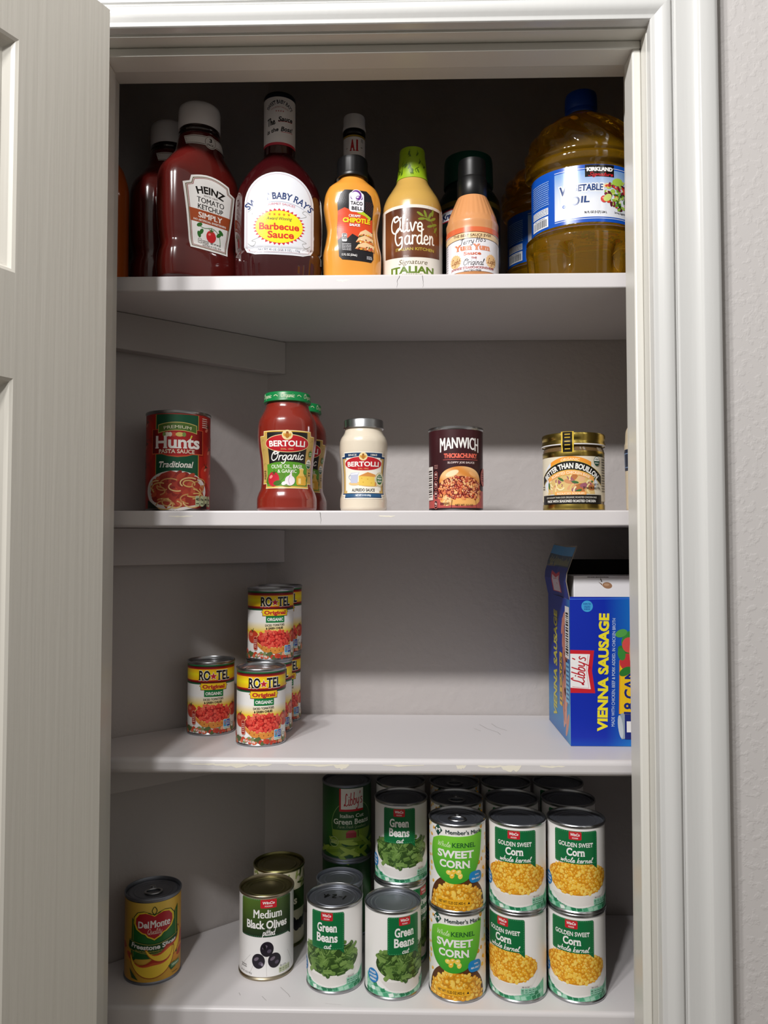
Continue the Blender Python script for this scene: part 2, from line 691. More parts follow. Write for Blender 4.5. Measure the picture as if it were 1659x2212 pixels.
struct(MB().box(-0.9, 0.9, -0.3, 1.32, -0.06, 0.0).build('floor', FLOORP))
struct(MB().box(lw(JB) - 0.02, XR + 0.1, JB, 1.30, 2.42, 2.46).build('ceiling', PANTRYP))
struct(MB().box(CX - 0.05, XR + 0.1, BACK, BACK + 0.1, 0.0, 2.42).build('wall_back', PANTRYP))
yb = JB
struct(MB().prism([(lw(yb), yb), (CX, CY), (CX - 0.05, CY + 0.05), (lw(yb) - 0.14, yb + 0.05), (lw(yb) - 0.14, yb)], 0.0, 2.42).build('wall_left', PANTRYP))
struct(MB().box(XR, XR + 0.1, JB, BACK, 0.0, 2.42).build('wall_right', PANTRYP))
wf = MB()
wf.box(JR + 0.019, 1.15, JF, JB, 0.0, 2.46)
wf.box(-0.9, JL - 0.019, JF, JB, 0.0, 2.46)
wf.box(JL - 0.019, JR + 0.019, JF, JB, JT + 0.019, 2.46)
struct(wf.build('wall_front', WALLP))

# jamb with its stop
jb = MB()
jb.box(JL - 0.019, JL, JF - 0.001, JB, 0.0, JT)
jb.box(JR, JR + 0.019, JF - 0.001, JB, 0.0, JT)
jb.box(JL - 0.019, JR + 0.019, JF - 0.001, JB, JT, JT + 0.019)
struct(jb.build('trim_1', JAMB, bevel=0.0012))
st = MB()
S0, S1, ST = 0.8735, 0.906, 0.0100
st.box(JL, JL + ST, S0, S1, 0.0, JT - ST)
st.box(JR - ST, JR, S0, S1, 0.0, JT - ST)
st.box(JL, JR, S0, S1, JT - ST, JT)
struct(st.build('trim_2', JAMB, bevel=0.002))

# casing: moulded profile (distance out from the opening, thickness)
PROF = [(0.0, 0.0), (0.0, 0.0130), (0.0008, 0.0142), (0.0020, 0.0146), (0.0044, 0.0146), (0.0056, 0.0149), (0.0085, 0.0172), (0.011, 0.0186), (0.014, 0.0195),
        (0.0175, 0.0195), (0.0200, 0.0188), (0.0215, 0.0172), (0.0222, 0.0150), (0.0232, 0.0140), (0.0240, 0.0150), (0.0246, 0.0150), (0.0254, 0.0138), (0.0264, 0.0146), (0.0272, 0.0162), (0.032, 0.0160), (0.038, 0.0158),
        (0.043, 0.0160), (0.047, 0.0168), (0.0492, 0.0180), (0.0500, 0.0196), (0.0508, 0.0212), (0.0520, 0.0218), (0.066, 0.0216), (0.0690, 0.0206), (0.0710, 0.0186), (0.0715, 0.0165), (0.0715, 0.0)]


def casing(name, pts_of, closed=True):
    v, f = [], []
    for i in (0, 1):
        v += [pts_of(w, t, i) for (w, t) in PROF]
    n = len(PROF)
    for k in range(n - 1):
        f.append((k, k + 1, n + k + 1, n + k))
    f.append(tuple(range(n)))
    f.append(tuple(range(2 * n - 1, n - 1, -1)))
    return struct(obj(name, v, f, TRIM, None, 28))


CR, CL, CT = JR + 0.0006, JL - 0.0006, JT + 0.0026
casing('trim_3', lambda w, t, i: (CR + w, JF - t, 0.0 if i == 0 else CT + w))
casing('trim_4', lambda w, t, i: (CL - w, JF - t, 0.0 if i == 0 else CT + w))
casing('trim_5', lambda w, t, i: ((CL - w) if i == 0 else (CR + w), JF - t, CT + w))

# baseboard of the outer wall, below the picture but part of the wall
struct(MB().box(CR + 0.0715, 1.15, JF - 0.012, JF, 0.0, 0.09).build('baseboard_front', TRIM, bevel=0.003))

# ------------------------------------------------------------------ the moulded door
DOOR_W, DOOR_T, DOOR_H = 0.606, 0.035, 2.012
PH = [(1.697, 1.9166), (0.94, 1.599), (0.24, 0.80)]     # panel heights
ST_W, COLW = 0.108, 0.152                                # stile, panel width
PX = [(ST_W, ST_W + COLW), (DOOR_W - ST_W - COLW, DOOR_W - ST_W)]
SECT = [(0.0, 0.0), (0.003, 0.0012), (0.0055, 0.0042), (0.011, 0.0085), (0.017, 0.0085), (0.021, 0.0078), (0.034, 0.0035), (0.037, 0.0025)]


def door_face(side):
    """t along the leaf from the hinge, d depth into the leaf"""
    mb = MB()
    xs = [0.0] + [e for p in PX for e in p] + [DOOR_W]
    zs = sorted([0.012, DOOR_H] + [e for p in PH for e in p])
    for i in range(len(xs) - 1):
        for k in range(len(zs) - 1):
            cx, cz = (xs[i] + xs[i + 1]) / 2, (zs[k] + zs[k + 1]) / 2
            if any(a < cx < b for a, b in PX) and any(a < cz < b for a, b in PH):
                prev = None
                rings = []
                for (w, d) in SECT:
                    rings.append([(xs[i] + w, d, zs[k] + w), (xs[i + 1] - w, d, zs[k] + w), (xs[i + 1] - w, d, zs[k + 1] - w), (xs[i] + w, d, zs[k + 1] - w)])
                v = [p for r_ in rings for p in r_]
                f = []
                for q in range(len(rings) - 1):
                    for j in range(4):
                        a, b = q * 4 + j, q * 4 + (j + 1) % 4
                        f.append((a, b, b + 4, a + 4))
                m_ = (len(rings) - 1) * 4
                f.append((m_, m_ + 1, m_ + 2, m_ + 3))
                mb.add(v, f)
            else:
                mb.add([(xs[i], 0, zs[k]), (xs[i + 1], 0, zs[k]), (xs[i + 1], 0, zs[k + 1]), (xs[i], 0, zs[k + 1])], [(0, 1, 2, 3)])
    v = [(t, (d if side == 0 else DOOR_T - d), z) for (t, d, z) in mb.v]
    f = mb.f if side == 0 else [tuple(reversed(q)) for q in mb.f]
    return v, f


dm = MB()
for s_ in (0, 1):
    dm.add(*door_face(s_))
dm.add([(0, 0, .012), (0, DOOR_T, .012), (0, DOOR_T, DOOR_H), (0, 0, DOOR_H), (DOOR_W, 0, .012), (DOOR_W, DOOR_T, .012), (DOOR_W, DOOR_T, DOOR_H), (DOOR_W, 0, DOOR_H)],
       [(0, 3, 2, 1), (4, 5, 6, 7), (0, 1, 5, 4), (3, 7, 6, 2)])
# local x runs from hinge to latch, local y away from the room-side face
door = struct(dm.build('door_1', DOORP, None))
DA = R(26.1)
door.matrix_world = door.matrix_world
door.location = (-0.3095, 0.800, 0)
# +x local -> (-sin, -cos); +y local (into the leaf) -> (-cos, +sin)
from mathutils import Matrix
door.matrix_world = Matrix(((-math.sin(DA), -math.cos(DA), 0, -0.3095), (-math.cos(DA), math.sin(DA), 0, 0.800), (0, 0, 1, 0), (0, 0, 0, 1)))
dk = MB()
v, f = lathe([(0.0, 0.0), (0.027, 0.0), (0.027, 0.004), (0.012, 0.008), (0.011, 0.03), (0.022, 0.038), (0.027, 0.05), (0.024, 0.06), (0.012, 0.066), (0.0, 0.067)], 28)
dk.add([(DOOR_W - 0.06 + x, -z, 0.93 + y) for (x, y, z) in v], [tuple(reversed(q)) for q in f])
kn = dk.build('door_knob', STEEL, door, 40)
for hz in (0.25, 1.05, 1.83):
    hv, hf = lathe([(0.0055, 0.0), (0.0055, 0.088)], 14)
    hm = MB().add([(x - 0.004, y + DOOR_T + 0.002, z + hz) for (x, y, z) in hv], hf)
    hm.box(-0.0015, 0.0, 0.004, DOOR_T - 0.003, hz, hz + 0.088)
    hm.build('hinge', STEEL, door, 40)

# ------------------------------------------------------------------ shelves and their battens
SHELF_LABEL = {Z1: 'white painted shelf holding the sauce bottles and cooking oil', Z2: 'white painted shelf holding the pasta sauce jars at eye level',
               Z3: 'white painted shelf with chipped front edge under tomato cans and blue box', Z4: 'lowest white painted shelf under the stacked vegetable cans'}


def shelf(z, nose):
    t = thing('pantry_shelf', SHELF_LABEL[z], 'shelf', (0, 0, z - TH), 0, 'painted pantry shelves')
    pts = [(lw(SHELF_Y, 0.001), SHELF_Y), (XR - 0.001, SHELF_Y), (XR - 0.001, BACK - 0.001), (lw(BACK - 0.001, 0.001), BACK - 0.001)]
    MB().prism(pts, -0.016 if z == Z4 else 0.0, TH).build('board', SHELFP, t, None, nose, 4)
    return t


sh = {z: shelf(z, n_) for z, n_ in ((Z1, 0.0022), (Z2, 0.0022), (Z3, 0.006), (Z4, 0.005))}


def chips(t, spots, seed):
    """bare patches where the paint has come off the front edge"""
    rg = random.Random(seed)
    for ci, (x, w, h) in enumerate(spots):
        n = 9
        lift = 0.00006 + 0.00004 * (ci % 3)
        v, f = [], []
        for j in range(n):
            v.append((x + w * (j / (n - 1) - 0.5), SHELF_Y - lift, TH - 0.0063 + rg.uniform(-0.0004, 0.0003)))
        for j in range(n):
            a = j / (n - 1)
            v.append((x + w * (a - 0.5), SHELF_Y - lift, TH - 0.0070 - h * math.sin(PI * a) ** 0.6 * rg.uniform(0.35, 1.0)))
        for j in range(n - 1):
            f.append((n + j, n + j + 1, j + 1, j))
        o = obj('paint_chip', v, f, CHIP, t)
        o['label'] = 'cream patch where the paint has flaked off'


chips(sh[Z3], [(-0.245, 0.03, 0.002), (-0.21, 0.05, 0.005), (-0.175, 0.03, 0.004), (-0.11, 0.06, 0.003), (-0.075, 0.02, 0.006), (0.0, 0.05, 0.002), (0.07, 0.012, 0.007), (0.105, 0.03, 0.003), (0.13, 0.025, 0.009), (0.18, 0.03, 0.002)], 4)


def crack(t, x, lean, seed):
    """hairline crack down the front edge"""
    rg = random.Random(seed)
    n, v, f = 7, [], []
    for j in range(n):
        q = j / (n - 1)
        xx = x + lean * q + rg.uniform(-.0008, .0008)
        w = 0.00028 * (1.2 - q)
        z = TH - .0022 - q * (TH - .0045)
        v += [(xx - w, SHELF_Y - .00015, z), (xx + w, SHELF_Y - .00015, z)]
    for j in range(n - 1):
        f.append((2 * j, 2 * j + 2, 2 * j + 3, 2 * j + 1))
    obj('crack', v, f, TRUNK0, t)


TRUNK0 = mat('dark_crack_line', '4a4542', 0.8)  # dark tone of the thin crack strips on the shelf edges
crack(sh[Z1], -0.005, -0.003, 2)
crack(sh[Z1], 0.024, 0.001, 5)
crack(sh[Z2], -0.102, 0.0015, 3)
chips(sh[Z1], [(-0.075, 0.016, 0.003)], 8)
chips(sh[Z2], [(-0.275, 0.03, 0.0015), (-0.02, 0.02, 0.002)], 9)


def scuff(t, pts, w):
    a_, n = [], len(pts)
    v, f = [], []
    for i, (x, y) in enumerate(spl(pts)):
        v += [(x - w, y, TH + .00012), (x + w, y + w * .3, TH + .00012)]
    for i in range(len(v) // 2 - 1):
        f.append((2 * i, 2 * i + 1, 2 * i + 3, 2 * i + 2))
    obj('scuff_mark', v, f, SCUFF, t)


def spl(p):
    out = []
    for i in range(len(p) - 1):
        for k in range(4):
            q = k / 4
            out.append((p[i][0] * (1 - q) + p[i + 1][0] * q, p[i][1] * (1 - q) + p[i + 1][1] * q))
    return out + [p[-1]]


SCUFF = mat('grey_scuff', 'a7a3a2', 0.6)
for pts_ in ([(0.110, 1.145), (0.118, 1.120), (0.131, 1.098), (0.133, 1.085)], [(0.128, 1.150), (0.133, 1.128), (0.145, 1.108)], [(0.100, 1.120), (0.108, 1.105)]):
    scuff(sh[Z3], pts_, .0004)
for pts_ in ([(-0.155, 1.005), (-0.143, 0.990), (-0.140, 0.984)], [(-0.175, 0.985), (-0.168, 0.976)], [(-0.205, 0.992), (-0.202, 0.986)], [(-0.095, 0.972), (-0.075, 0.969)]):
    scuff(sh[Z4], pts_, .0004)


def batten(z, which):
    t0, t1 = 0.0, (CY - SHELF_Y) / WY - 0.01
    a = (CX - t1 * WX, CY - t1 * WY)
    nx, ny = WY, -WX
    d = 0.019
    y_end = BACK - 0.0008
    pts = [(a[0] + 0.0004 * nx, a[1] + 0.0004 * ny), (a[0] + d * nx, a[1] + d * ny), (lw(y_end, d), y_end), (lw(y_end, 0.0004), y_end)]
    o = MB().prism(pts, z - TH - 0.051, z - TH - 0.0004).build('shelf_batten', WOODD, None, None, 0.001)
    o['label'] = 'painted wooden batten on the slanted left wall under the ' + which
    o['category'] = 'shelf support'
    o['group'] = 'battens under the shelves'
    return o


batten(Z1, 'top shelf of sauce bottles')
batten(Z2, 'shelf of pasta sauces')
batten(Z3, 'chipped shelf')

# ------------------------------------------------------------------ food cans
WHITE, INK, RED, GREEN = 'f4f2f0', '17130f', 'c8202e', '0c6b3a'
CORNC = ['f2b632', 'f6c64a', 'eda621', 'f8d25f', 'e39a1c']
CORNH = ['f9d468', 'fbdc7c']
BEANC = ['5b7d36', '40602a', '6c8f45', '35521f', '7a9b50', '4a6c2e']


def rod(art, cx, cy, ln, w, ang, col, hi, dl):
    c, s = math.cos(R(ang)), math.sin(R(ang))
    q = [(cx + x * c - y * s, cy + x * s + y * c) for x, y in ((-ln / 2, -w / 2), (ln / 2, -w / 2), (ln / 2 + w * .2, 0), (ln / 2, w / 2), (-ln / 2, w / 2), (-ln / 2 - w * .2, 0))]
    art.poly(q, col, dl)
    h = [(cx + x * c - y * s, cy + x * s + y * c) for x, y in ((-ln * .4, w * .08), (ln * .4, w * .08), (ln * .4, w * .3), (-ln * .4, w * .3))]
    art.poly(h, hi, dl + 0.4)


def winco_tab(a, x, y, w=15, h=10):
    a.rrect(x - w / 2, y - h / 2, x + w / 2, y + h / 2, 1.2, RED).up()
    a.text('WinCo', x, y + 1.3, w * .74, 3.6, WHITE, 0.035, 0.15)
    a.text('FOODS', x, y - 2.9, w * .46, 1.8, WHITE, 0.02)


def stitched_flag(a, x0, x1, y0, y1, col, tail=6.0, r=2.0):
    pts = [(x0 + r, y0), (x0 + .6, y0 + .6), (x0, y0 + r), (x0, y1 - r), (x0 + .6, y1 - .6), (x0 + r, y1), (x1 - r, y1), (x1 - .6, y1 - .6), (x1, y1 - r), (x1, y0 - tail), (x1 - tail - 1, y0)]
    a.poly(pts, col).up()
    x = x0 + 2
    st_ = '5fae7d'
    while x < x1 - 3:
        a.rect(x, y0 + 1.0, x + 1.6, y0 + 1.35, st_)
        a.rect(x, y1 - 1.35, x + 1.6, y1 - 1.0, st_)
        x += 2.7
    y = y0 + 2
    while y < y1 - 2:
        a.rect(x0 + 1.0, y, x0 + 1.35, y + 1.6, st_)
        a.rect(x1 - 1.35, y, x1 - 1.0, y + 1.6, st_)
        y += 2.7


def gingham(a, x0, x1, top, seed):
    """green checked cloth round the foot of the label"""
    a.poly([(x0, 4), (x1, 4)] + [(x1 + (x0 - x1) * k / 10, top(x1 + (x0 - x1) * k / 10)) for k in range(11)], '7cc3a0').up()
    rg = random.Random(seed)
    n = int((x1 - x0) / 7)
    for i in range(n):
        for j in range(3):
            x = x0 + 7 * i + (3.5 if j % 2 else 0)
            y = 4 + j * 4.6
            if y + 4 > top(x + 2.5):
                continue
            c = rg.choice(['2f8f63', '1f7d52', 'e8f3ec', '4da57c', 'a9d8c0'])
            a.poly([(x, y), (x + 5.5, y + 1.2), (x + 4, y + 5.4), (x - 1.5, y + 4.2)], c)
    a.up()


def nutri(a, x, y, n=4, col='8fcfb1'):
    a.text('PER 1/2 CUP', x + 4, y + 5.2, 9, 1.3, INK, 0.01)
    for i in range(n):
        a.rrect(x + i * 4.6 - 2, y - 3.4, x + i * 4.6 + 2, y + 3.6, 0.7, col)
    a.up()
    for i, t in enumerate(['60', '0g', '0mg', '3g'][:n]):
        a.text(t, x + i * 4.6, y + 1.2, 2.4, 2.0 if i == 0 else 1.3, INK, 0.02)
        a.rect(x + i * 4.6 - 1.2, y - 1.6, x + i * 4.6 + 1.2, y - 1.1, INK)


def badge(a, x, y, r=8.5):
    a.ell(x, y, r, r, '1f7fc4', n=28).up()
    for i, t in enumerate(['PICKED', '& PACKED', 'FRESH']):
        a.text(t, x, y + 4.2 - 4.2 * i, r * (1.45 if i == 1 else 1.15), 2.7, WHITE, 0.04)


def art_veg(kind):
    a = Art()
    a.rect(-114, 4, 114, 103, WHITE).up()
    corn = kind == 'corn'
    bx = 2.0 if corn else 3.0
    prx = 43 if corn else 41
    # cloth, bowl, heap
    gingham(a, -54, 56, lambda x: 8 + 0.006 * (x - 2) ** 2, 3)
    a.poly([(bx + prx * math.cos(R(t)) * 1.0, 40 + (32 if t > 180 else 8) * math.sin(R(t))) for t in range(180, 361, 10)] , 'efece8').up()
    a.poly([(bx - prx * .8, 22), (bx - prx * .55, 13), (bx, 10), (bx + prx * .55, 13), (bx + prx * .8, 22)], 'e3dfdb').up()

    def heap(x, y):
        q = (x - bx) / (prx - 2)
        return abs(q) < 1 and 44 - 21 * math.sqrt(1 - q * q) < y < 42 + (20 if corn else 24) * math.sqrt(1 - q * q)
    base = 'd58f1d' if corn else '2f4a1c'
    a.poly([(bx + (prx - 1) * math.cos(R(t)), 43 + (19 if t < 180 else 20) * math.sin(R(t))) for t in range(0, 360, 12)], base).up()
    if corn:
        a.scatter(heap, (bx - 46, 20, bx + 46, 66), 3.7, 2.3, CORNC, 5, (0.72, 0.95), 8, CORNH)
    else:
        rg = random.Random(8)
        pts = []
        for i in range(150):
            x, y = bx + rg.uniform(-40, 40), rg.uniform(22, 66)
            if heap(x, y):
                pts.append((x, y))
        pts.sort(key=lambda p: -p[1])
        for i, (x, y) in enumerate(pts):
            rod(a, x, y, rg.uniform(8, 12.5), rg.uniform(4.2, 5.2), rg.uniform(-70, 70), rg.choice(BEANC), rg.choice(['74934a', '809f58', '6a8a44']), (i % 8) * 0.9)
        a.up(8)
    badge(a, -42, 34 if corn else 26)
    if corn:
        stitched_flag(a, -27, 27, 61, 100.5, GREEN)
        winco_tab(a, -0.5, 95)
        a.text('GOLDEN SWEET', 0, 84, 43, 5.6, WHITE, 0.02, 0, 0.03)
        a.text('Corn', 0, 75.4, 22, 10, WHITE, 0.035, 0, 0.04)
        a.script('whole kernel', 0.5, 65, 39, 6, WHITE, 0.85, 0.28)
        nutri(a, 24, 15)
        a.text('NET WT 15.25 OZ (432 g)', -24, 12, 26, 2.0, '2d6f52', 0.0, rot=-14)
    else:
        stitched_flag(a, -21.5, 21.5, 55, 100.5, GREEN, 5)
        winco_tab(a, 0, 95)
        a.text('Green', 0, 82, 25.5, 11.6, WHITE, 0.03, 0, 0.035)
        a.text('Beans', 0, 69.6, 27, 11.6, WHITE, 0.03, 0, 0.035)
        a.script('cut', 0.5, 58.6, 9, 6.0, WHITE, 0.85, 0.28)
        nutri(a, 27, 15)
        a.text('NET WT 14.5 OZ (411 g)', 0, 8, 26, 2.4, '2d6f52', 0.0)
    return a


def art_olive():
    a = Art()
    a.rect(-114, 5, 114, 104, 'f1efee').up()
    for x0, x1 in ((-46, -22), (-24, -12), (0, -1), (22, 14), (44, 30), (60, 44)):
        a.line([(x0, 6), (x1, 32)], 0.35, 'b9b4b2')
    top, bot = hexc('55702a'), hexc('142818')
    stitched_flag(a, -38, 36, 55, 103, lambda x, y: mixc(bot, top, (y - 55) / 48 * (0.75 - x / 90)), 4, 2.5)
    winco_tab(a, 2, 97, 21, 11)
    a.text('Medium', 1, 84.5, 38, 11, WHITE, 0.03, 0, 0.035)
    a.text('Black Olives', 0, 71, 56, 11, WHITE, 0.03, 0, 0.035)
    a.script('pitted', 2, 60.6, 16, 8, WHITE, 0.9, 0.3)
    for (x, y) in ((-11, 25), (10, 25), (0, 40)):
        a.ell(x, y, 8.6, 9.4, '1b1420', n=26).up()
        a.ell(x - 2.6, y + 2.6, 3.6, 2.0, '6d6270', 30)
        a.ell(x + 3, y - 2.6, 2.8, 2.2, '52485a', 20)
        a.up(0.4)
    a.ell(-3, 42.5, 2.2, 2.6, '060408').ell(-6, 21, 1.6, 2.0, '8d8494')
    a.text('NET WT 6 OZ (170 g)', -30, 9, 20, 2.4, '6b6664', 0.0)
    a.small(-38, 14, -28, 19, 2, '7a7674', 3)
    nutri(a, 18, 11, 4, 'c4ccaa')
    return a


def art_leafy():
    """pale cream label with green leaves (the can behind the olives)"""
    a = Art()
    a.rect(-114, 5, 114, 104, 'cfc7ab').up()
    rg = random.Random(12)
    for i in range(60):
        x, y = rg.uniform(-110, 110), rg.uniform(80, 102)
        a.ell(x, y, rg.uniform(4, 8), rg.uniform(1.2, 2.4), rg.choice(['59652a', '7b8440', '8f9a58', '3c4a1c']), rg.uniform(0, 180), n=10, dl=(i % 5) * .8)
    a.up(4.5)
    for i in range(26):
        x, y = -100 + 8 * i, rg.uniform(24, 40)
        a.ell(x, y, 6.5, 7.5, '1a141c', n=16, dl=(i % 2) * .8)
    a.up(2).rect(-40, 50, 40, 78, '2f4020').up().text('Olives', 0, 64, 40, 12, 'efe8cf', 0.03, 0, 0.03)
    return a


def art_members():
    a = Art()
    a.rect(-114, 3.5, 114, 104, 'f5f3ef').up()
    a.scatter(lambda x, y: abs(x) > 30, (-112, 30, 112, 102), 11, 2.6, CORNC, 3, (0.7, 0.95), 8, CORNH, 2, 0.5)
    # dark dish with kernels
    a.poly([(-40, 3.5), (40, 3.5)] + [(40 * math.cos(R(t)), 6 + 41 * math.sin(R(t))) for t in range(4, 177, 8)], '5b3418').up()
    a.poly([(-37, 3.5), (37, 3.5)] + [(37 * math.cos(R(t)), 4 + 32 * math.sin(R(t))) for t in range(4, 177, 8)], 'c98a1e').up()
    a.scatter(lambda x, y: (x / 39) ** 2 + ((y - 3) / 35) ** 2 < 1 and y > 4.5, (-40, 4, 40, 42), 4.7, 2.9, CORNC, 9, (0.7, 0.95), 8, CORNH)
    # leaf shaped green panel
    lf = [(-34, 86), (-37, 74), (-35, 58), (-26, 44), (-10, 36), (8, 38), (22, 48), (30, 62), (33, 78), (35, 96), (33, 98), (22, 94), (2, 93), (-20, 92)]
    g0, g1 = hexc('3aa12f'), hexc('7fd03a')
    a.poly(spline(lf + [lf[0]], 4)[:-1], lambda x, y: mixc(g0, g1, (y - 38) / 60)).up()
    a.script('Whole', -17, 82, 18, 6, 'dff2c4', 0.6, 0.3)
    a.text('KERNEL', 9, 82.5, 30, 6, '1e5b2a', 0.02, 0, 0.025)
    a.text('SWEET', -2, 71.5, 47, 9.6, WHITE, 0.035, 0, 0.04)
    a.text('CORN', -3, 59.5, 39, 9.6, WHITE, 0.035, 0, 0.04)
    for i, (x, y) in enumerate(((-10, 49), (-4, 50.5), (2, 50), (-6, 45.5), (4, 45.5))):
        a.ell(x, y, 3.6, 2.9, ['f7d560', 'f2c23e'][i % 2], 20 * i, n=12, dl=i * .5).ell(x, y + .8, 1.6, .8, 'fdf0b4', 20, n=8, dl=i * .5 + .3)
    a.up(3)
    a.rrect(15, 36, 34, 50, 6, '1987cc').up().text('WITH', 26, 45.5, 6, 2, WHITE).text('SEA SALT', 25, 41, 13, 2.2, WHITE, 0.03)
    # brand
    a.poly([(-25, 105.2 - 14), (-31, 98.5), (-25, 92 + 13.4), (-18.5, 98.5)], '1c4b3b').up()
    a.text('M', -24.8, 98.4, 6.4, 4.6, WHITE, 0.04)
    a.text("Member's Mark.", 10, 98, 48, 5.0, '1f3a3a', 0.025)
    a.rrect(-28, 9, 18, 17, 0.4, 'f0b126').up()
    a.text('NET WT 15.25 OZ (432 g)', -7, 13, 34, 3.4, INK, 0.02)
    a.poly([(13, 11.5), (16, 11.5), (14.5, 14.5)], INK)
    return a


def art_rotel():
    a = Art()
    S = 33.3
    a.rect(-105, 3.2, 105, 96.5, 'f3f1ee').up()
    yl = hexc('f7d21b')

    def glow(x, y):
        return mixc(hexc('f3f1ee'), yl, 1 - abs(y - 40) / 14)
    a.tri([[(-105, 26), (105, 26), (105, 40)], [(-105, 26), (105, 40), (-105, 40)], [(-105, 40), (105, 40), (105, 54)], [(-105, 40), (105, 54), (-105, 54)]], glow)
    a.rect(-105, 94, 105, 96.5, '1d6b3c')
    b1, b2 = hexc('1a0d0a'), hexc('b01a1f')
    a.rect(-105, 90, 105, 94, lambda x, y: mixc(b1, b2, (94 - y) / 4))
    y1, y2 = hexc('f3b81c'), hexc('f8e41e')
    a.rect(-105, 83, 105, 90, lambda x, y: mixc(y1, y2, (90 - y) / 7))
    a.rect(-105, 75, 105, 83, lambda x, y: mixc(y1, y2, (y - 75) / 8))
    a.rect(-105, 71.5, 105, 75, lambda x, y: mixc(b1, b2, (y - 71.5) / 3.5))
    a.rect(-105, 69.5, 105, 71.5, '1d5a38')
    a.up()
    for bold, c in ((0.075, WHITE), (0.03, '1a1211')):
        a.text('RO', -12.5, 82, 16.5, 13.8 if bold < .05 else 15, c, bold, 0, 0.06)
        a.text('TEL', 14, 82, 20.5, 13.8 if bold < .05 else 15, c, bold, 0, 0.06)
        a.up()
    a.star(-.2, 80.5, 6.2, 2.6, 5, WHITE).up().star(-.2, 80.5, 5.2, 2.1, 5, 'c4202b')
    # plaque
    for g, c in ((0.7, '7b2a14'), (0, 'f6cf24')):
        a.poly([(-17 - g, 71 + g), (18 + g, 71 + g), (18 + g, 69), (20 + g, 67.5), (18 + g, 65.8), (18 + g, 62.5 - g), (-17 - g, 62.5 - g), (-17 - g, 65.8), (-19 - g, 67.5), (-17 - g, 69)], c).up()
    a.text('Original', .5, 66.8, 31, 5.6, 'b8202a', 0.045, 0, 0.05)
    a.rect(-12.5, 53, 13.5, 62, '117a3c').up().text('ORGANIC', .5, 57.4, 22.5, 4.6, WHITE, 0.035)
    a.text('DICED TOMATOES', 0, 49.6, 27, 3.0, '2a201c', 0.03, 0, 0, 2).text('& GREEN CHILIES', -.5, 45.4, 24, 3.0, '2a201c', 0.03, 0, 0, 2)
    # whole tomatoes either side
    for x in (-34, 33, -60, 60):
        a.ell(x, 33, 11, 9, 'c8402c', n=20).up(.3).ell(x - 3, 36, 4, 2.5, 'e07a5c')
        a.star(x, 41, 5, 1, 4, '3f4a22', 60)
    a.up()
    # bowl of diced tomato
    a.poly([(-27, 30), (-24, 20), (-15, 13), (0, 10), (15, 13), (24, 20), (27, 30)], 'd98a3a').up()
    a.ell(0, 30, 27.5, 12, 'e9b866', n=36).up().ell(0, 30, 26, 10.6, '9c1f1c', n=36).up()
    for x in range(-18, 19, 6):
        a.ell(x, 14.5 + 0.011 * x * x, .7, .6, '6b2f16', n=8)
    a.scatter(lambda x, y: (x / 25) ** 2 + ((y - 31) / 12) ** 2 < 1, (-26, 19, 26, 44), 3.6, 2.5, ['e2453a', 'd8352e', 'ef6a55', 'c92c28', 'e85848'], 4, (0.75, 1.0), 5, ['ea5a48', 'ee6a54'])
    # vegetables under the bowl
    rg = random.Random(5)
    for i in range(46):
        x = -60 + 2.7 * i
        a.ell(x, rg.uniform(5.5, 10 + 0.007 * abs(x) ** 1.6), rg.uniform(3, 5), rg.uniform(2, 3.2), rg.choice(['c8482e', 'd86a48', '55663a', '7d8a58', 'b73a28', 'e7a27c']), rg.uniform(0, 90), n=9, dl=(i % 5) * .8)
    a.up(4.5)
    a.rrect(-31, 15, -24.5, 34, 2.5, 'd9826c').up().rrect(-30.2, 16, -25.3, 33, 2, '9c2a22').up().small(-29.6, 18, -26, 30, 5, 'f0c9b8', 2)
    a.text('NET WT 10 OZ (283g)', -19, 7.5, 17, 2.6, 'f7efe6', 0.03, rot=-6)
    a.rect(13.5, 8, 25, 21, 'e8f0f0').up().rect(14, 11, 18.8, 20.5, '4aa6d8').rect(19.2, 11, 24.6, 20.5, '3b4f9b').up().line([(15, 19), (16.5, 13), (18.3, 19)], 1.0, 'd8503a').line([(15.6, 13), (18, 17)], .9, '3a9a4a').small(19.6, 13, 24.2, 19, 3, 'dfe6f4', 4).small(14.2, 8.6, 24.8, 10.6, 1, '2f8a4a', 7)
    a.ell(29.5, 14, 3.4, 5, 'e9e6da', n=18).up().small(27.5, 12, 31.5, 16, 2, '35533a', 8)
    return a


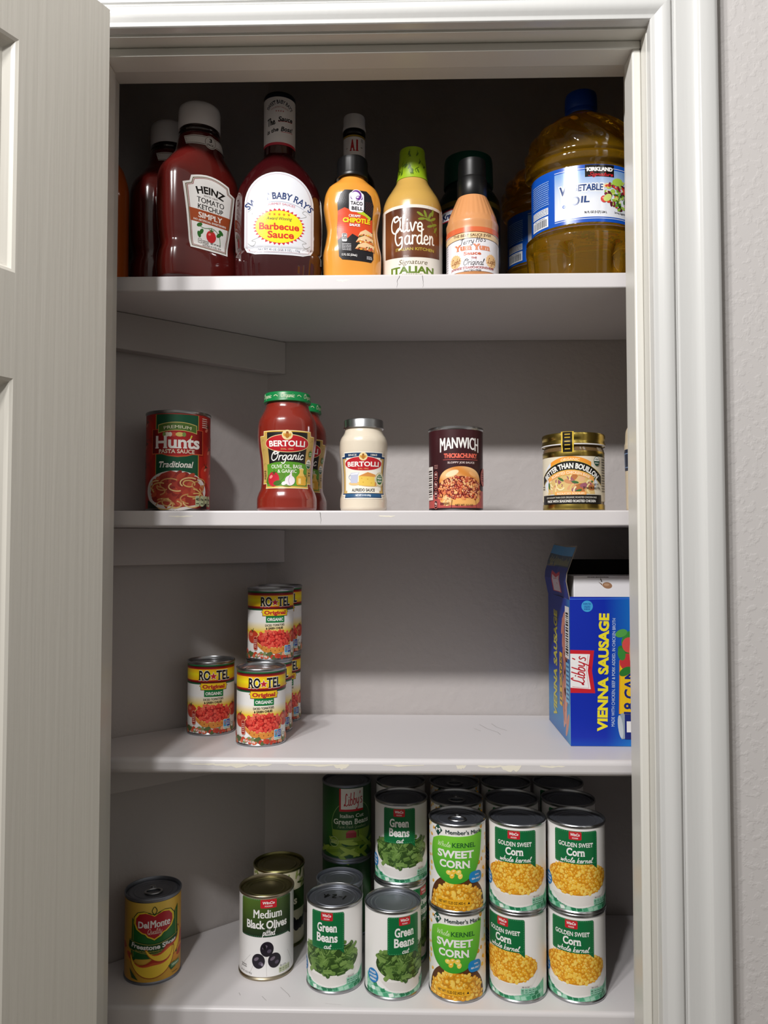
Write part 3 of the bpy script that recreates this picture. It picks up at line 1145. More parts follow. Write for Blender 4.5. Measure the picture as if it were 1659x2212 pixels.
def art_delmonte():
    a = Art()
    y0, y1 = hexc('c98712'), hexc('f0cf5e')
    a.rect(-114, 3.5, 114, 102, lambda x, y: mixc(y0, y1, (1 - abs(x) / 70) * (0.35 + 0.65 * y / 102))).up()
    rg = random.Random(3)
    for (x, y, s, rt) in ((42, 44, 1.1, 80), (-48, 40, 1.0, 120), (38, 30, .9, 20), (-36, 34, .8, -30), (70, 40, 1.2, 60), (-80, 40, 1.2, 100)):
        a.ell(x, y, 15 * s, 8 * s, 'e59a2e', rt, n=18).up(.5).ell(x + 3, y, 10 * s, 4.6 * s, 'c5482a', rt, n=16).up(.5)
    a.poly([(-30, 90 - 7), (-24, 76), (24, 80), (34, 92), (33, 30), (24, 34), (-24, 32), (-32, 26)], '1d5a26').up()
    a.poly([(-28, 80), (-24, 72), (24, 76), (30, 86), (29.5, 40), (22, 42), (-22, 40), (-28, 34)], '1f6a2c').up()
    a.line([(-28, 80), (-28, 34)], .6, 'b9b04a').line([(30, 86), (29.5, 40)], .6, 'b9b04a').line([(-10, 40), (0, 42), (12, 41)], .6, 'b9b04a', True)
    # shield
    sh_ = [(0, 85.5), (5, 88.5), (12, 90.5), (20, 89), (25, 83), (25.5, 76), (22, 69), (15, 64.5), (11, 63.6), (8, 60), (4, 58.5), (0, 56.2)]
    full = sh_ + [(-x, y) for x, y in reversed(sh_[1:-1])]
    for g, c in ((1.09, '1b3a16'), (1.05, 'e9c832'), (0.94, 'b3202c')):
        a.poly([(x * g, 74 + (y - 74) * g) for x, y in full], c).up()
    a.line([(0, 87), (-3, 92), (0, 97), (3, 92), (0, 87)], .9, '1b3a16', True).line([(-8, 90), (0, 87.5), (8, 90)], .9, '1b3a16', True)
    a.text('Del', -13.5, 75.5, 14, 9, WHITE, 0.03, 0, 0.02).text('Monte', 7.5, 76, 25, 9.6, WHITE, 0.045, 0, 0.03)
    a.script('Quality', 0, 66.2, 18, 7, 'e9cfc0', 0.6, 0.3)
    # ribbon
    a.poly([(-34, 56), (0, 51), (34, 57), (37, 60), (36, 46), (33, 44), (0, 38), (-33, 43), (-36, 46)], '174a1e').up()
    a.line([(-34, 55), (0, 50), (34, 56)], .5, 'c8bb58', True).line([(-33, 43.6), (0, 38.6), (33, 44.6)], .5, 'c8bb58', True)
    a.text('Freestone Slices', 0, 47, 60, 6.4, WHITE, 0.03, 0, 0, 0, -150)
    a.text('YELLOW FREESTONE PEACHES IN HEAVY SYRUP', 0, 41.3, 50, 1.7, 'c8bb58', 0.01, 0, 0, 0, -150)

    def slice_(cx, cy, r, rot):
        def p(r_, t):
            return (cx + r_ * math.cos(R(t + rot)), cy + r_ * math.sin(R(t + rot)))
        def inner(t, g):
            return r * (0.24 + g + (0.70 - g) * abs(math.cos(R(t))) ** 2.2)
        a.poly([p(r * 1.04, t) for t in range(-6, 187, 8)] + [p(inner(t, 0) * .97, t) for t in range(186, -7, -8)], 'a8561a').up(.6)
        a.poly([p(r, t) for t in range(-4, 185, 8)] + [p(inner(t, 0), t) for t in range(184, -5, -8)], 'f7d03c').up(.6)
        a.poly([p(inner(t, .24), t) for t in range(20, 161, 10)] + [p(inner(t, 0), t) for t in range(160, 19, -10)], 'd0552a').up(.6)
        a.poly([p(inner(t, .13), t) for t in range(35, 146, 10)] + [p(inner(t, 0), t) for t in range(145, 34, -10)], 'b5331f').up(.6)
    slice_(13, 52, 25, 203)
    a.poly([(-34, 20), (-24, 10), (-20, 6), (-30, 8)], '2a4a1c').up(.5)
    slice_(-3, 38, 29, 186)
    a.poly([(18, 19), (28, 21), (30, 14), (22, 12)], '2a5a2c').up().rect(22, 15, 38, 20, '6f9a70').up().small(24, 16, 36, 19, 1, 'e3ead8', 3)
    a.small(24, 7, 34, 9, 1, '4a3a16', 5)
    return a


def art_libby():
    a = Art()
    g0, g1 = hexc('123d1c'), hexc('2b6a2a')
    a.rect(-114, 4, 114, 103, lambda x, y: mixc(g0, g1, 1 - abs(y - 50) / 60)).up()
    a.ell(4, 52, 32, 34, '8fae6a', n=40).up().ell(4, 52, 31.2, 33.2, '1c5424', n=40).up()
    a.poly([(-27, 44), (35, 44)] + [(35, 40), (30, 30), (10, 24), (-20, 28), (-27, 36)], '7f9a36').up()
    a.rect(-16, 70, 20, 102, RED).up().poly([(-13.5, 73), (20, 73), (20, 102), (-13.5, 102)], 'f3efe6').up()
    a.script("Libby's", 3.5, 86, 28, 17, 'c0242f', 1.15, 0.35, 8)
    a.text('Italian Cut', 3, 64, 36, 5.4, 'dfe4d2', 0.015, 0, 0.03)
    a.text('Green Beans', 3, 56, 55, 8, 'e9eddc', 0.02, 0, 0.035)
    a.script('Farm Fresh Goodness', 3, 48.5, 44, 4.6, 'a8b88a', 0.35, 0.3)
    a.poly([(-6, 33), (9, 33), (9, 40), (5, 43.5), (-2, 43.5), (-6, 40)], 'a3303a').up().poly([(-6, 40), (-2, 43.5), (5, 43.5), (9, 40)], 'c05058').rect(11, 34, 12, 43, '1a2412').up()
    rg = random.Random(2)
    for i in range(22):
        x, y = rg.uniform(-45, 48), rg.uniform(7, 28)
        a.ell(x, y, rg.uniform(12, 18), rg.uniform(2.2, 3.4), rg.choice(['7f9d2e', '93b03c', '6b8a26', 'a7c050']), rg.uniform(-50, 30), n=12, dl=(i % 6) * .8)
    a.up(5)
    a.line([(-24 + 7 * math.cos(R(t)), 27 + 7 * math.sin(R(t))) for t in range(0, 361, 20)], .5, 'c9d8a0')
    a.small(-29, 24, -19, 30, 3, 'c9d8a0', 6)
    return a


def art_darkgreen():
    a = Art()
    a.rect(-104, 4, 104, 92, '16402c').up().rect(-104, 86, 104, 92, '0e2c20')
    a.poly([(-26, 90), (-12, 92), (-12, 84), (-26, 84)], '5fb1e6').up().rect(-36, 60, 30, 82, 'e8ebe2').up().text('Beans', -2, 71, 40, 12, '16402c', 0.03, 0, 0.03)
    return a


def art_hunts():
    a = Art()
    S = 43.0
    a.rect(-136, 5, 136, 129, 'b3261f').up()
    rg = random.Random(6)
    for i, (x, y, r) in enumerate(((50, 104, 16), (56, 74, 17), (46, 52, 13), (60, 44, 15), (-50, 80, 16), (-56, 50, 15), (-48, 110, 14), (80, 90, 18), (-84, 70, 20), (90, 50, 18), (-90, 110, 16))):
        a.ell(x, y, r, r * .95, rg.choice(['c92f22', 'd8392a', 'a82019']), n=24).up(.4)
        a.ell(x - r * .3, y + r * .4, r * .25, r * .14, 'ee8a72', 30, n=10)
        a.star(x - 2, y + r * .7, 7, 1.2, 5, '2c3a1c', 70).up(.3)
    a.rect(-30, 40, 29, 128, 'c9a552').up().rect(-29, 40, 28, 128, '0f5236').up()
    # plaque
    def pl(g):
        return [(-35 - g, 108 + g * .5), (35 + g, 108 + g * .5), (35 + g, 77 - g), (20, 77 - g), (12, 74.5 - g), (0, 73.3 - g), (-12, 74.5 - g), (-20, 77 - g), (-35 - g, 77 - g)]
    a.poly(pl(1.4), 'd4603a').up()
    r0, r1 = hexc('6d1013'), hexc('b52024')
    a.poly(pl(0), lambda x, y: mixc(r1, r0, (x / 32) ** 2)).up()
    # premium arch
    def arch(x, b):
        return b + 4 - 0.0055 * x * x
    for g, c in ((0.9, 'd8c070'), (0, '50702c')):
        t = [(-25 - g + (50 + 2 * g) * k / 14) for k in range(15)]
        a.poly([(x, arch(x, 113 + g)) for x in t] + [(x, arch(x, 103.5 - g)) for x in reversed(t)], c).up()
    a.text('PREMIUM', 0, 111.7, 36, 4.2, 'f3ead0', 0.0, 0, 0.03, 0, 90)
    for (x, c, w) in ((-13, 'efe6d2', 3.6), (-5, 'd24a36', 4.6), (3, 'd9c46e', 5.4), (-17, '7d9a50', 2.2), (8.5, '7d9a50', 2.4), (-9, 'e9dfd0', 2.4)):
        a.ell(x, 101.5, w, 3, c, n=14).up(.3)
    a.text('Hunts', 0, 92, 60, 17.5, 'f5f2ee', 0.03, 0, 0.03)
    a.line([(18.6, 100.6), (16.8, 96.4)], 1.8, 'd9c94a', dl=1)
    a.text('PASTA SAUCE', -1, 79.6, 47, 5.6, 'f0e2cc', 0.02, 0, 0.04)
    a.text('Traditional', -1.5, 62.5, 45, 8.6, 'f5f2ea', 0.02, 0.25, 0.03)
    # plate of spaghetti
    a.ell(-2, 28, 44, 26, 'e8e2dd', 0, 48).up().ell(-2, 29, 40, 22, 'd6cdc6', n=40).up()
    a.poly([(-38, 26), (-34, 38), (-20, 50), (-8, 54), (6, 50), (20, 46), (32, 36), (38, 22), (26, 10), (4, 6), (-24, 10)], 'a8392c').up()
    for i in range(60):
        x, y = rg.uniform(-34, 34), rg.uniform(9, 50)
        if (x / 38) ** 2 + ((y - 26) / 25) ** 2 < 1:
            a.ell(x, y, rg.uniform(3, 7), rg.uniform(2, 4.5), rg.choice(['b5442f', '9a2f25', 'c0553a', '8a2822']), rg.uniform(0, 180), n=10, dl=(i % 5) * .6)
    a.up(3.5)
    for i in range(24):
        x, y = rg.uniform(-32, 30), rg.uniform(8, 40)
        rr = rg.uniform(5, 9)
        t0 = rg.uniform(0, 360)
        a.line([(x + rr * 1.5 * math.cos(R(t0 + t)), y + rr * math.sin(R(t0 + t)) * .8) for t in range(0, 180, 15)], 1.6, rg.choice(['d8b06a', 'e3c084', 'c9935a']), dl=(i % 5) * .6)
    a.up(3.5)
    for i in range(4):
        a.rrect(24 + i * 7.4, 8, 30.4 + i * 7.4, 22, 1.6, 'b9c49a')
    a.up()
    for i, t in enumerate(['40', '0g', '480', '4g']):
        a.text(t, 27.2 + i * 7.4, 17.5, 4.6, 4.2 if i == 0 else 2.6, INK, 0.03).rect(25 + i * 7.4, 11, 29.4 + i * 7.4, 12, INK)
    a.poly([(-44, 5), (-24, 5), (-30, 9), (-38, 14), (-44, 16)], '1d2a20').poly([(44, 5), (26, 5), (36, 8), (44, 13)], '14100e')
    a.small(34, 112, 44, 126, 5, 'f0ded2', 9)
    return a


def art_manwich():
    a = Art()
    d0, d1 = hexc('2a1016'), hexc('3d161c')
    a.rect(-114, 4, 114, 107, lambda x, y: mixc(d0, d1, y / 107)).up()
    a.rect(-114, 5.5, 114, 28, 'b5524e').up()
    a.poly([(-60, 28.5), (-24, 28.5), (-28, 23), (-60, 23)], '3a151b')
    def wp(x, y, w, h):
        # outer letters reach lower
        k = (2 * x / w) ** 2
        return (x, h / 2 - (h / 2 - y) * (0.78 + 0.30 * k) + k * 0.2)
    a.text('MANWICH', 3, 88, 55, 18.5, 'f4f1ee', 0.045, 0, 0, warp=wp)
    a.text('THICK&CHUNKY', 4.5, 73, 47, 6.4, 'f0705c', 0.045)
    a.rect(-20, 67.5, 29, 68.0, 'd8605a').text('SLOPPY JOE SAUCE', 4.5, 64, 37, 2.6, 'd8c4c0', 0.03)
    # sandwich
    b0, b1 = hexc('d98a3c'), hexc('f2c48a')
    a.poly([(4 + 30 * math.cos(R(t)), 38 + 21 * math.sin(R(t)) ** .8) for t in range(0, 181, 6)] + [(-27, 37), (-14, 44), (4, 46.5), (22, 44), (33, 36)], lambda x, y: mixc(b0, b1, 0.5 + 0.5 * math.sin(x * .12 + y * .2))).up()
    a.ell(-8, 50, 9, 3.5, 'fbe0b6', 20).ell(20, 49, 6, 2.4, 'eeb071', -25).up()
    a.poly([(-26, 20), (34, 20), (33, 14), (26, 9.5), (8, 8), (-14, 9), (-24, 13)], 'e8ac60').up()
    a.poly([(-26, 37), (-14, 44), (4, 46.5), (22, 44), (34, 36), (35, 26), (33, 18), (-25, 18), (-28, 26)], '6d2018').up()
    a.scatter(lambda x, y: -27 < x < 35 and 17 < y < 46 - 0.011 * (x - 4) ** 2, (-28, 16, 36, 47), 3.0, 2.1, ['c8603a', 'e39a5a', 'b03a28', '7d2420', 'f0b878', 'd87a48', '93302a'], 4, (0.5, 0.9), 7, ['f6d3a6', 'e88a66'])
    a.scatter(lambda x, y: -19 < x < -10 and 8 < y < 20, (-20, 8, -8, 22), 2.4, 1.6, ['f0c890', 'e8b070'], 2)
    # nutrition column
    for i in range(4):
        yy = 53 - i * 12.6
        a.rrect(-34.5, yy - 11, -28.5, yy, 2.6, 'd0766c').up(.5).rrect(-34, yy - 10.5, -29, yy - .5, 2.2, '35121a').up(.5)
        a.text(['45', '0g', '300', '6g'][i], -31.5, yy - 3.6, 3.4, 3.2, 'f0cfc6', 0.03).rect(-33, yy - 8, -30, yy - 7, 'd8908a')
    a.small(-34, 56, -28, 62, 3, 'c08a84', 3)
    a.ell(44, 46, 9, 12, 'c0625c', n=24).up().small(38, 40, 48, 52, 4, '5a1c20', 8)
    a.line([(-8, 16), (-9, 5.5)], .5, '3a151b').line([(24, 16), (26, 5.5)], .5, '3a151b').text('NET WT 15.5 OZ', 8, 9, 24, 2.6, '3a151b', 0.02).small(-24, 9, -11, 12.5, 2, '3a151b', 6)
    a.rect(-52, 16, -37, 60, 'e4ded8').up()
    for i in range(12):
        a.rect(-50, 20 + i * 3, -39, 21 + i * 3 + (i % 3) * .5, '2a1a18')
    return a


ART_CACHE = {}


def can_body(r, H, n=72):
    """rolled rims top and bottom, a beaded shoulder between"""
    p = [(r - .004, 0.0), (r - .0006, 0.0), (r, .0008), (r, .0024), (r - .0006, .0032), (r - .0011, .0040), (r - .0011, H - .0044), (r - .0006, H - .0034), (r, H - .0026), (r + .0001, H - .0008),
         (r - .0004, H), (r - .0012, H), (r - .0017, H - .0008), (r - .0019, H - .0042)]
    return lathe(p, n, None, False, True)


def can_lid(r, H, deep=0.0044, n=72):
    z = H - deep
    p = [(r - .0019, z - .0003), (r - .0026, z), (r - .0045, z + .0002), (r - .0060, z + .0013), (r - .0078, z + .0013), (r - .0090, z + .0003), (r - .0110, z + .0003),
         (r - .0118, z + .0010), (r - .0132, z + .0010), (r - .0140, z + .0004), (r * .35, z + .0004), (r * .30, z + .0007), (0.0, z + .0007)]
    return lathe(p, n, None, False, False)


def pull_ring(z):
    mb = MB()
    n, m_ = 24, 8
    v, f = [], []
    for i in range(n):
        a = 2 * PI * i / n
        for j in range(m_):
            b = 2 * PI * j / m_
            rx, ry = .0105 + .0016 * math.cos(b), .0078 + .0016 * math.cos(b)
            v.append((rx * math.cos(a), -.006 + ry * math.sin(a), z + .0019 + .0010 * math.sin(b)))
    for i in range(n):
        for j in range(m_):
            f.append((i * m_ + j, ((i + 1) % n) * m_ + j, ((i + 1) % n) * m_ + (j + 1) % m_, i * m_ + (j + 1) % m_))
    mb.add(v, f)
    mb.box(-.0035, .0035, .001, .0125, z + .0008, z + .0022)
    v, f = lathe([(0.0028, z + .0004), (.0028, z + .0030), (.0018, z + .0036), (0, z + .0036)], 14)
    mb.add([(x, y + .0085, q) for x, y, q in v], f)
    return mb


def make_can(art, r, H, name, label, loc, rot, group, lid_mat=None, body_mat=None, ring=False):
    t = thing(name, label, 'can', loc, rot, group)
    v, f = can_body(r, H)
    obj('can_shell', v, f, body_mat or STEEL, t, 30)
    v, f = can_lid(r, H)
    obj('lid', v, f, lid_mat or DARKSTEEL, t, 30)
    if ring:
        pull_ring(H - .0044).build('pull_ring', STEEL, t, 40)
    art.build('label', cyl_map(Rad(r - .0009, r - .0009)), t)
    return t


CAN_R, CAN_H = 0.0363, 0.107
TG = 'vegetable cans on the lowest shelf'
protos = {}


def can(kind, x, y, lev, deg, label, base=Z4, group=TG):
    """lev: how many cans stand below; deg: which way the front shows"""
    spec = {'corn': (art_veg, 'corn', CAN_R, CAN_H, DARKSTEEL, STEEL, False, 'corn_can'), 'beans': (art_veg, 'beans', CAN_R, CAN_H, DARKSTEEL, STEEL, False, 'green_bean_can'),
            'members': (art_members, None, CAN_R, CAN_H, DARKSTEEL, STEEL, True, 'sweet_corn_can'), 'libby': (art_libby, None, CAN_R, CAN_H, DARKSTEEL, DARKSTEEL, False, 'green_bean_can'),
            'olive': (art_olive, None, CAN_R, CAN_H, GOLDTIN, PALETIN, False, 'olive_can'), 'leafy': (art_leafy, None, CAN_R, CAN_H, GOLDTIN, GOLDTIN, False, 'olive_can'),
            'dark': (art_darkgreen, None, 0.0323, 0.101, DARKSTEEL, DARKSTEEL, False, 'bean_can'), 'peach': (art_delmonte, None, CAN_R, CAN_H, DARKSTEEL, DARKSTEEL, True, 'peach_can'),
            'rotel': (art_rotel, None, 0.0328, 0.0995, STEEL, STEEL, False, 'tomato_can')}[kind]
    fn, arg, r, H, lm, bm, ring, name = spec
    loc = (x, y, base + lev * (H + 0.0002))
    rot = rot_to(x, y, deg)
    if kind in protos:
        return copy_thing(protos[kind], loc, rot, label, group)
    art = fn(arg) if arg else fn()
    protos[kind] = make_can(art, r, H, name, label, loc, rot, group, lm, bm, ring)
    return protos[kind]


# lowest shelf ---------------------------------------------------------------
can('peach', -0.3290, 1.0400, 0, 3, 'yellow peach slices can with red shield, alone at the left of the lowest shelf', group='fruit cans on the lowest shelf')
can('olive', -0.1815, 1.0530, 0, 1, 'white black olives can with dark green flag and gold lid, in front', group='olive cans on the lowest shelf')
can('leafy', -0.1770, 1.1280, 0, 12, 'cream olive can with leaf pattern and gold lid, half hidden behind the black olives can', group='olive cans on the lowest shelf')
gb1 = can('beans', -0.0886, 1.0255, 0, -16, 'green beans can with handwriting on its lid, next to the black olives can')
can('beans', -0.0134, 1.0145, 0, 24, 'green beans can turned to the right, left of the bottom sweet corn can')
can('dark', -0.0876, 1.0942, 0, 0, 'dark green can with a scrap of blue, lid showing behind the marked green beans can')
can('libby', -0.0830, 1.1632, 0, 150, 'bottom can hidden under the dark green flat bean can at the back')
can('libby', -0.0830, 1.1632, 1, 8, 'dark green Italian cut beans can with red and white badge, stacked at the back')
can('beans', -0.0045, 1.0868, 0, 60, 'white can under the upper green beans can, mostly behind the front row')
can('beans', -0.0032, 1.0868, 1, -4, 'green beans can stacked second high behind the can turned right')
can('beans', -0.0040, 1.1600, 0, 0, 'bottom can of the rearmost green beans stack')
can('beans', -0.0040, 1.1600, 1, 0, 'rearmost upper green beans can, only its rim showing under the shelf')
for lev, lab in ((0, 'lower'), (1, 'upper')):
    can('members', 0.0685 if lev else 0.0681, 1.0107, lev, -1 if lev else -3, lab + ' front sweet corn can with bright green leaf panel and dark dish of kernels')
    can('members', 0.0725, 1.0838, lev, 5, lab + ' sweet corn can directly behind the front pair with green leaf panels')
    can('members', 0.0745, 1.1570, lev, 5, lab + ' sweet corn can rearmost in the column of green leaf panels')
    can('corn', 0.1444 if lev else 0.1442, 1.0115 if lev else 1.0120, lev, -6 if lev else -30, lab + ' front golden corn can in the column beside the green leaf panels')
    can('corn', 0.1475, 1.0850, lev, 0, lab + ' second golden corn can back in the column beside the green leaf panels')
    can('corn', 0.1490, 1.1585, lev, 0, lab + ' rearmost golden corn can in the column beside the green leaf panels')
    can('corn', 0.2185 if lev else 0.2180, 1.0110 if lev else 1.0115, lev, -1 if lev else -9, lab + ' front golden corn can at the right end next to the door jamb')
    can('corn', 0.2240, 1.0850, lev, 0, lab + ' second golden corn can back at the right end next to the jamb')
    can('corn', 0.2250, 1.1585, lev, 0, lab + ' rearmost golden corn can at the right end next to the jamb')
mk = Art()
mk.line([(-17, 4), (-13, -1), (-11, 5), (-14, -4), (-8, 3)], 1.7, '0a090c', True).line([(-5, 4), (1, 5), (-3, -2), (3, -2)], 1.7, '0a090c', True).line([(6, 1), (11, 1)], 1.5, '0a090c').line([(15, 5), (13, -4)], 1.7, '0a090c')
mk.build('marker_writing', lambda u, v, l: (u * 0.9, v * 1.1, CAN_H - .0044 + .0014 + l), gb1)

# tomato cans on the third shelf -------------------------------------------
TT = 'diced tomato cans on the chipped shelf'
can('rotel', -0.2694, 1.0990, 0, 6, 'diced tomatoes can standing alone, left of the tomato stack', Z3, TT)
can('rotel', -0.1887, 1.0435, 0, 6, 'front diced tomatoes can, single, nearest the shelf edge', Z3, TT)
can('rotel', -0.1895, 1.1095, 0, 12, 'lower diced tomatoes can right behind the single front one', Z3, TT)
can('rotel', -0.1878, 1.1095, 1, 11, 'upper diced tomatoes can of the stack, fully showing its label', Z3, TT)
can('rotel', -0.1860, 1.1765, 0, 16, 'lower diced tomatoes can at the back against the wall', Z3, TT)
can('rotel', -0.1850, 1.1765, 1, 6, 'upper diced tomatoes can at the back, a sliver showing behind the stack', Z3, TT)

# cans on the second shelf --------------------------------------------------
make_can(art_hunts(), 0.0430, 0.1335, 'pasta_sauce_can', 'large red and green traditional pasta sauce can with spaghetti picture', (-0.3045, 1.050, Z2), rot_to(-0.3045, 1.05, -2), 'jars and cans on the second shelf', STEEL, STEEL)
make_can(art_manwich(), 0.0367, 0.1115, 'sloppy_joe_can', 'dark maroon sloppy joe sauce can with sandwich picture', (0.0705, 1.045, Z2), rot_to(0.0705, 1.045, 5), 'jars and cans on the second shelf', STEEL, STEEL)

# ------------------------------------------------------------------ bottles and jars
BT = 'sauce bottles on the top shelf'
JT_ = 'jars and cans on the second shelf'
KETCHUP = mat('ketchup_in_clear_plastic', '541512', 0.16, 0, 1.0, 0.04)
BBQ = mat('barbecue_sauce_in_plastic', '34090c', 0.14, 0, 1.0, 0.04)
CHIPO = mat('chipotle_sauce_in_plastic', 'e59a3c', 0.2, 0, 0.9, 0.05)
DARKGL = mat('dark_sauce_glass', '120907', 0.12, 0, 1.0, 0.03)
DRESS = mat('italian_dressing', 'c9a052', 0.25, 0, 0.8, 0.06)
LIME = mat('lime_shrink_sleeve', '8fae1e', 0.35)
YUM = mat('yum_sauce', 'd3935f', 0.3, 0, 0.7, 0.08)
BLACKP = mat('black_plastic', '0c0c0d', 0.35)
WHITEP = mat('white_plastic', 'e6e4e6', 0.38)
GREENP = mat('dark_green_plastic', '0a4233', 0.4)
BLUEP = mat('blue_plastic', '123f9e', 0.35)
OILM = mat('golden_oil', 'f4b81e', 0.0, 0, 0, 0.05, 0.5, 0.90, 1.42)
OILM.node_tree.nodes['Principled BSDF'].inputs['Coat Weight'].default_value = 0.6
TOMATO = mat('tomato_sauce_in_glass', '84261a', 0.2, 0, 1.0, 0.03)
TOMDARK = mat('empty_glass_neck', '6a2a1e', 0.08, 0, 1.0, 0.03)
ALFREDO = mat('alfredo_sauce_in_glass', 'e2d6c2', 0.2, 0, 1.0, 0.03)
GREENLID = mat('green_lid_enamel', '0f7a3f', 0.3)
CREAMP = mat('cream_plastic', 'd9c8ab', 0.35)
ORANGEP = mat('orange_plastic', 'b5571c', 0.3, 0, 0.6)
BOUIL = mat('bouillon_paste_in_glass', '6b5334', 0.15, 0, 1.0, 0.03)
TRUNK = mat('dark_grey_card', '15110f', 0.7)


def part(name, vf, m, parent, ang=40):
    return obj(name, vf[0], vf[1], m, parent, ang)


def cap_profile(r, z0, z1, flare=0.0, dome=0.002):
    return [(r + flare, z0), (r + flare * .6, z0 + (z1 - z0) * .12), (r, z0 + (z1 - z0) * .3), (r * .99, z1 - dome * 1.6), (r * .96, z1 - dome * .5), (r * .86, z1), (0, z1)]


def ribs(n, amp):
    return lambda a, z: 1 + amp * math.cos(n * a)


# tomato ketchup --------------------------------------------------------------
KS = [(0, .046, .025, 3), (.004, .0525, .0295, 3), (.022, .0545, .0305, 3), (.036, .0535, .0300, 3), (.050, .0505, .0275, 3), (.062, .052, .0285, 3), (.095, .0545, .0303, 3),
      (.132, .0548, .0305, 2.8), (.147, .052, .0300, 2.6), (.162, .0415, .0295, 2.3), (.175, .0325, .0285, 2), (.186, .0292, .0285, 2), (.194, .0275, .0275, 2), (.1965, .0262, .0262, 2), (.210, .0255, .0255, 2)]


def art_ketchup():
    a = Art()
    def out(g):
        p = [(-20.5, 40), (-29, 121), (-22.5, 124), (-21, 131.5)]
        top = [(-21 + 42 * k / 8, 131.5 + 5.5 * math.sin(PI * k / 8)) for k in range(1, 8)]
        q = p + top + [(21, 131.5), (22.5, 124), (29, 121), (20.5, 40)]
        return [(x * g * 1.3, 88 + (y - 88) * (1 - (1 - g) * .62)) for x, y in q]
    for g, c in ((1, 'e9e6e2'), (.92, '6b5a3a'), (.885, 'e9e6e2'), (.865, '8a2a22'), (.84, 'eeebe7')):
        a.poly(out(g), c).up()
    a.text('HEINZ', 0, 117.5, 41.6, 10, INK, 0.035, 0, 0, 0, 60)
    a.text("EST'D 1869", 0, 109.2, 19.5, 2, '4a4038', 0.01)
    a.text('TOMATO', 0, 103, 39, 7.2, INK, 0.02).text('KETCHUP', 0, 94.5, 36.4, 6.6, INK, 0.02)
    a.poly([(-29.6, 90), (29.6, 90), (27.3, 74), (-27.3, 74)], 'a34a24').up()
    a.text('SIMPLY', 0, 83.8, 33.8, 7.2, 'f3ece6', 0.035, 0, 0.02).text('NO ARTIFICIAL SWEETENERS', 0, 77, 46.8, 2.6, 'f3ece6', 0.02)
    a.line([(-17, 70), (-8, 68), (4, 70), (13, 64), (16, 52)], .8, '3c7a34', True)
    for x, y, r_ in ((-15, 71, 30), (-12, 63, 60), (-15, 59, 110), (16, 68, 140), (13, 64, 40)):
        a.ell(x, y, 4.2, 2.4, '2f6a2a', r_, n=10)
    a.up().ell(2, 59.5, 7, 7.6, 'c9262a', n=24).up().ell(-.5, 62, 2, 1.4, 'ea8478', 30, n=10).star(2, 67, 4.5, 1.2, 5, '2f6a2a')
    a.text('NET WT 44 OZ', 9, 51, 15, 2.4, INK, 0.02).text('(2 LB 12 OZ) 1.25 kg', 8, 47, 18, 2.4, INK, 0.02)
    a.rrect(-16, 48, -11, 54, 1, '4a4038').up(.5).rrect(-15.5, 48.5, -11.5, 53.5, .8, 'eeebe7').up(.5).text('20', -13.5, 51.3, 3, 2.4, INK).small(-10, 45, -1, 53, 4, '4a4038', 4)
    return a


def art_ketchup_collar():
    a = Art()
    for g, c in ((0, 'ddd8d4'), (1.0, '5a4a3a'), (1.7, 'ddd8d4')):
        a.rect(-27, 177 + g, 30, 189 - g, c).up()
    for r_, c in ((8.6, 'ddd8d4'), (7.6, '5a4a3a'), (7.0, 'ddd8d4')):
        a.ell(0, 182, r_, r_, c, n=28).up()
    a.text('3', 0, 184.6, 3.8, 5.4, INK, 0.04).text('PACK', 0, 178.6, 9, 2.8, INK, 0.03)
    return a


def ketchup(loc, deg, label):
    t = thing('ketchup_bottle', label, 'bottle', loc, rot_to(loc[0], loc[1], deg), BT)
    part('bottle', loft(KS, 60), KETCHUP, t)
    part('bottle_neck', lathe([(.0266, .1945), (.0272, .1955), (.0266, .1975), (.0262, .2000), (.0268, .2010), (.0262, .2030), (.0262, .2080)], 48), mat('empty_ketchup_neck', '1c0d0c', .12, 0, 1.0, .04), t)
    cp = lathe([(.0268, .2055), (.0272, .2075), (.0270, .230), (.0262, .2345), (.0235, .2370), (.014, .2378), (0, .2378)], 72, lambda a, z: 1 + (0.006 * math.cos(40 * a) if .2085 < z < .228 else 0))
    part('cap', cp, WHITEP, t)
    art_ketchup().build('label', front_map(KS), t, None, 3, 3)
    art_ketchup_collar().build('neck_label', front_map(KS, .0006), t, None, 2, 2)
    return t


k1 = ketchup((-0.268, 1.006, Z1), 29, 'big red tomato ketchup bottle with white cap, in front at the left')
k2 = copy_thing(k1, (-0.3190, 1.0500, Z1), rot_to(-0.319, 1.05, 30), 'red ketchup bottle in the shadow behind the front ketchup bottle', BT)

t = thing('orange_bottle', 'narrow orange bottle in the dark corner, a sliver showing beside the left jamb', 'bottle', (-0.3860, 0.9800 + .012, Z1), 0, BT)
part('bottle', loft([(0, .026, .026, 2), (.003, .029, .029, 2), (.12, .029, .029, 2), (.15, .022, .022, 2), (.165, .013, .013, 2), (.175, .013, .013, 2)], 20, 40), ORANGEP, t)
part('cap', lathe(cap_profile(.0155, .170, .195), 32), BLACKP, t)

# barbecue sauce --------------------------------------------------------------
BS = [(0, .050, .034, 2.6), (.003, .0545, .0385, 2.6), (.034, .0565, .0405, 2.6), (.0375, .0552, .0395, 2.6), (.041, .0565, .0405, 2.6), (.076, .0575, .041, 2.6), (.107, .0565, .040, 2.5), (.125, .0525, .038, 2.4),
      (.140, .0455, .034, 2.2), (.153, .036, .029, 2.1), (.164, .026, .024, 2), (.171, .0205, .0205, 2), (.185, .0202, .0202, 2), (.245, .0200, .0200, 2)]


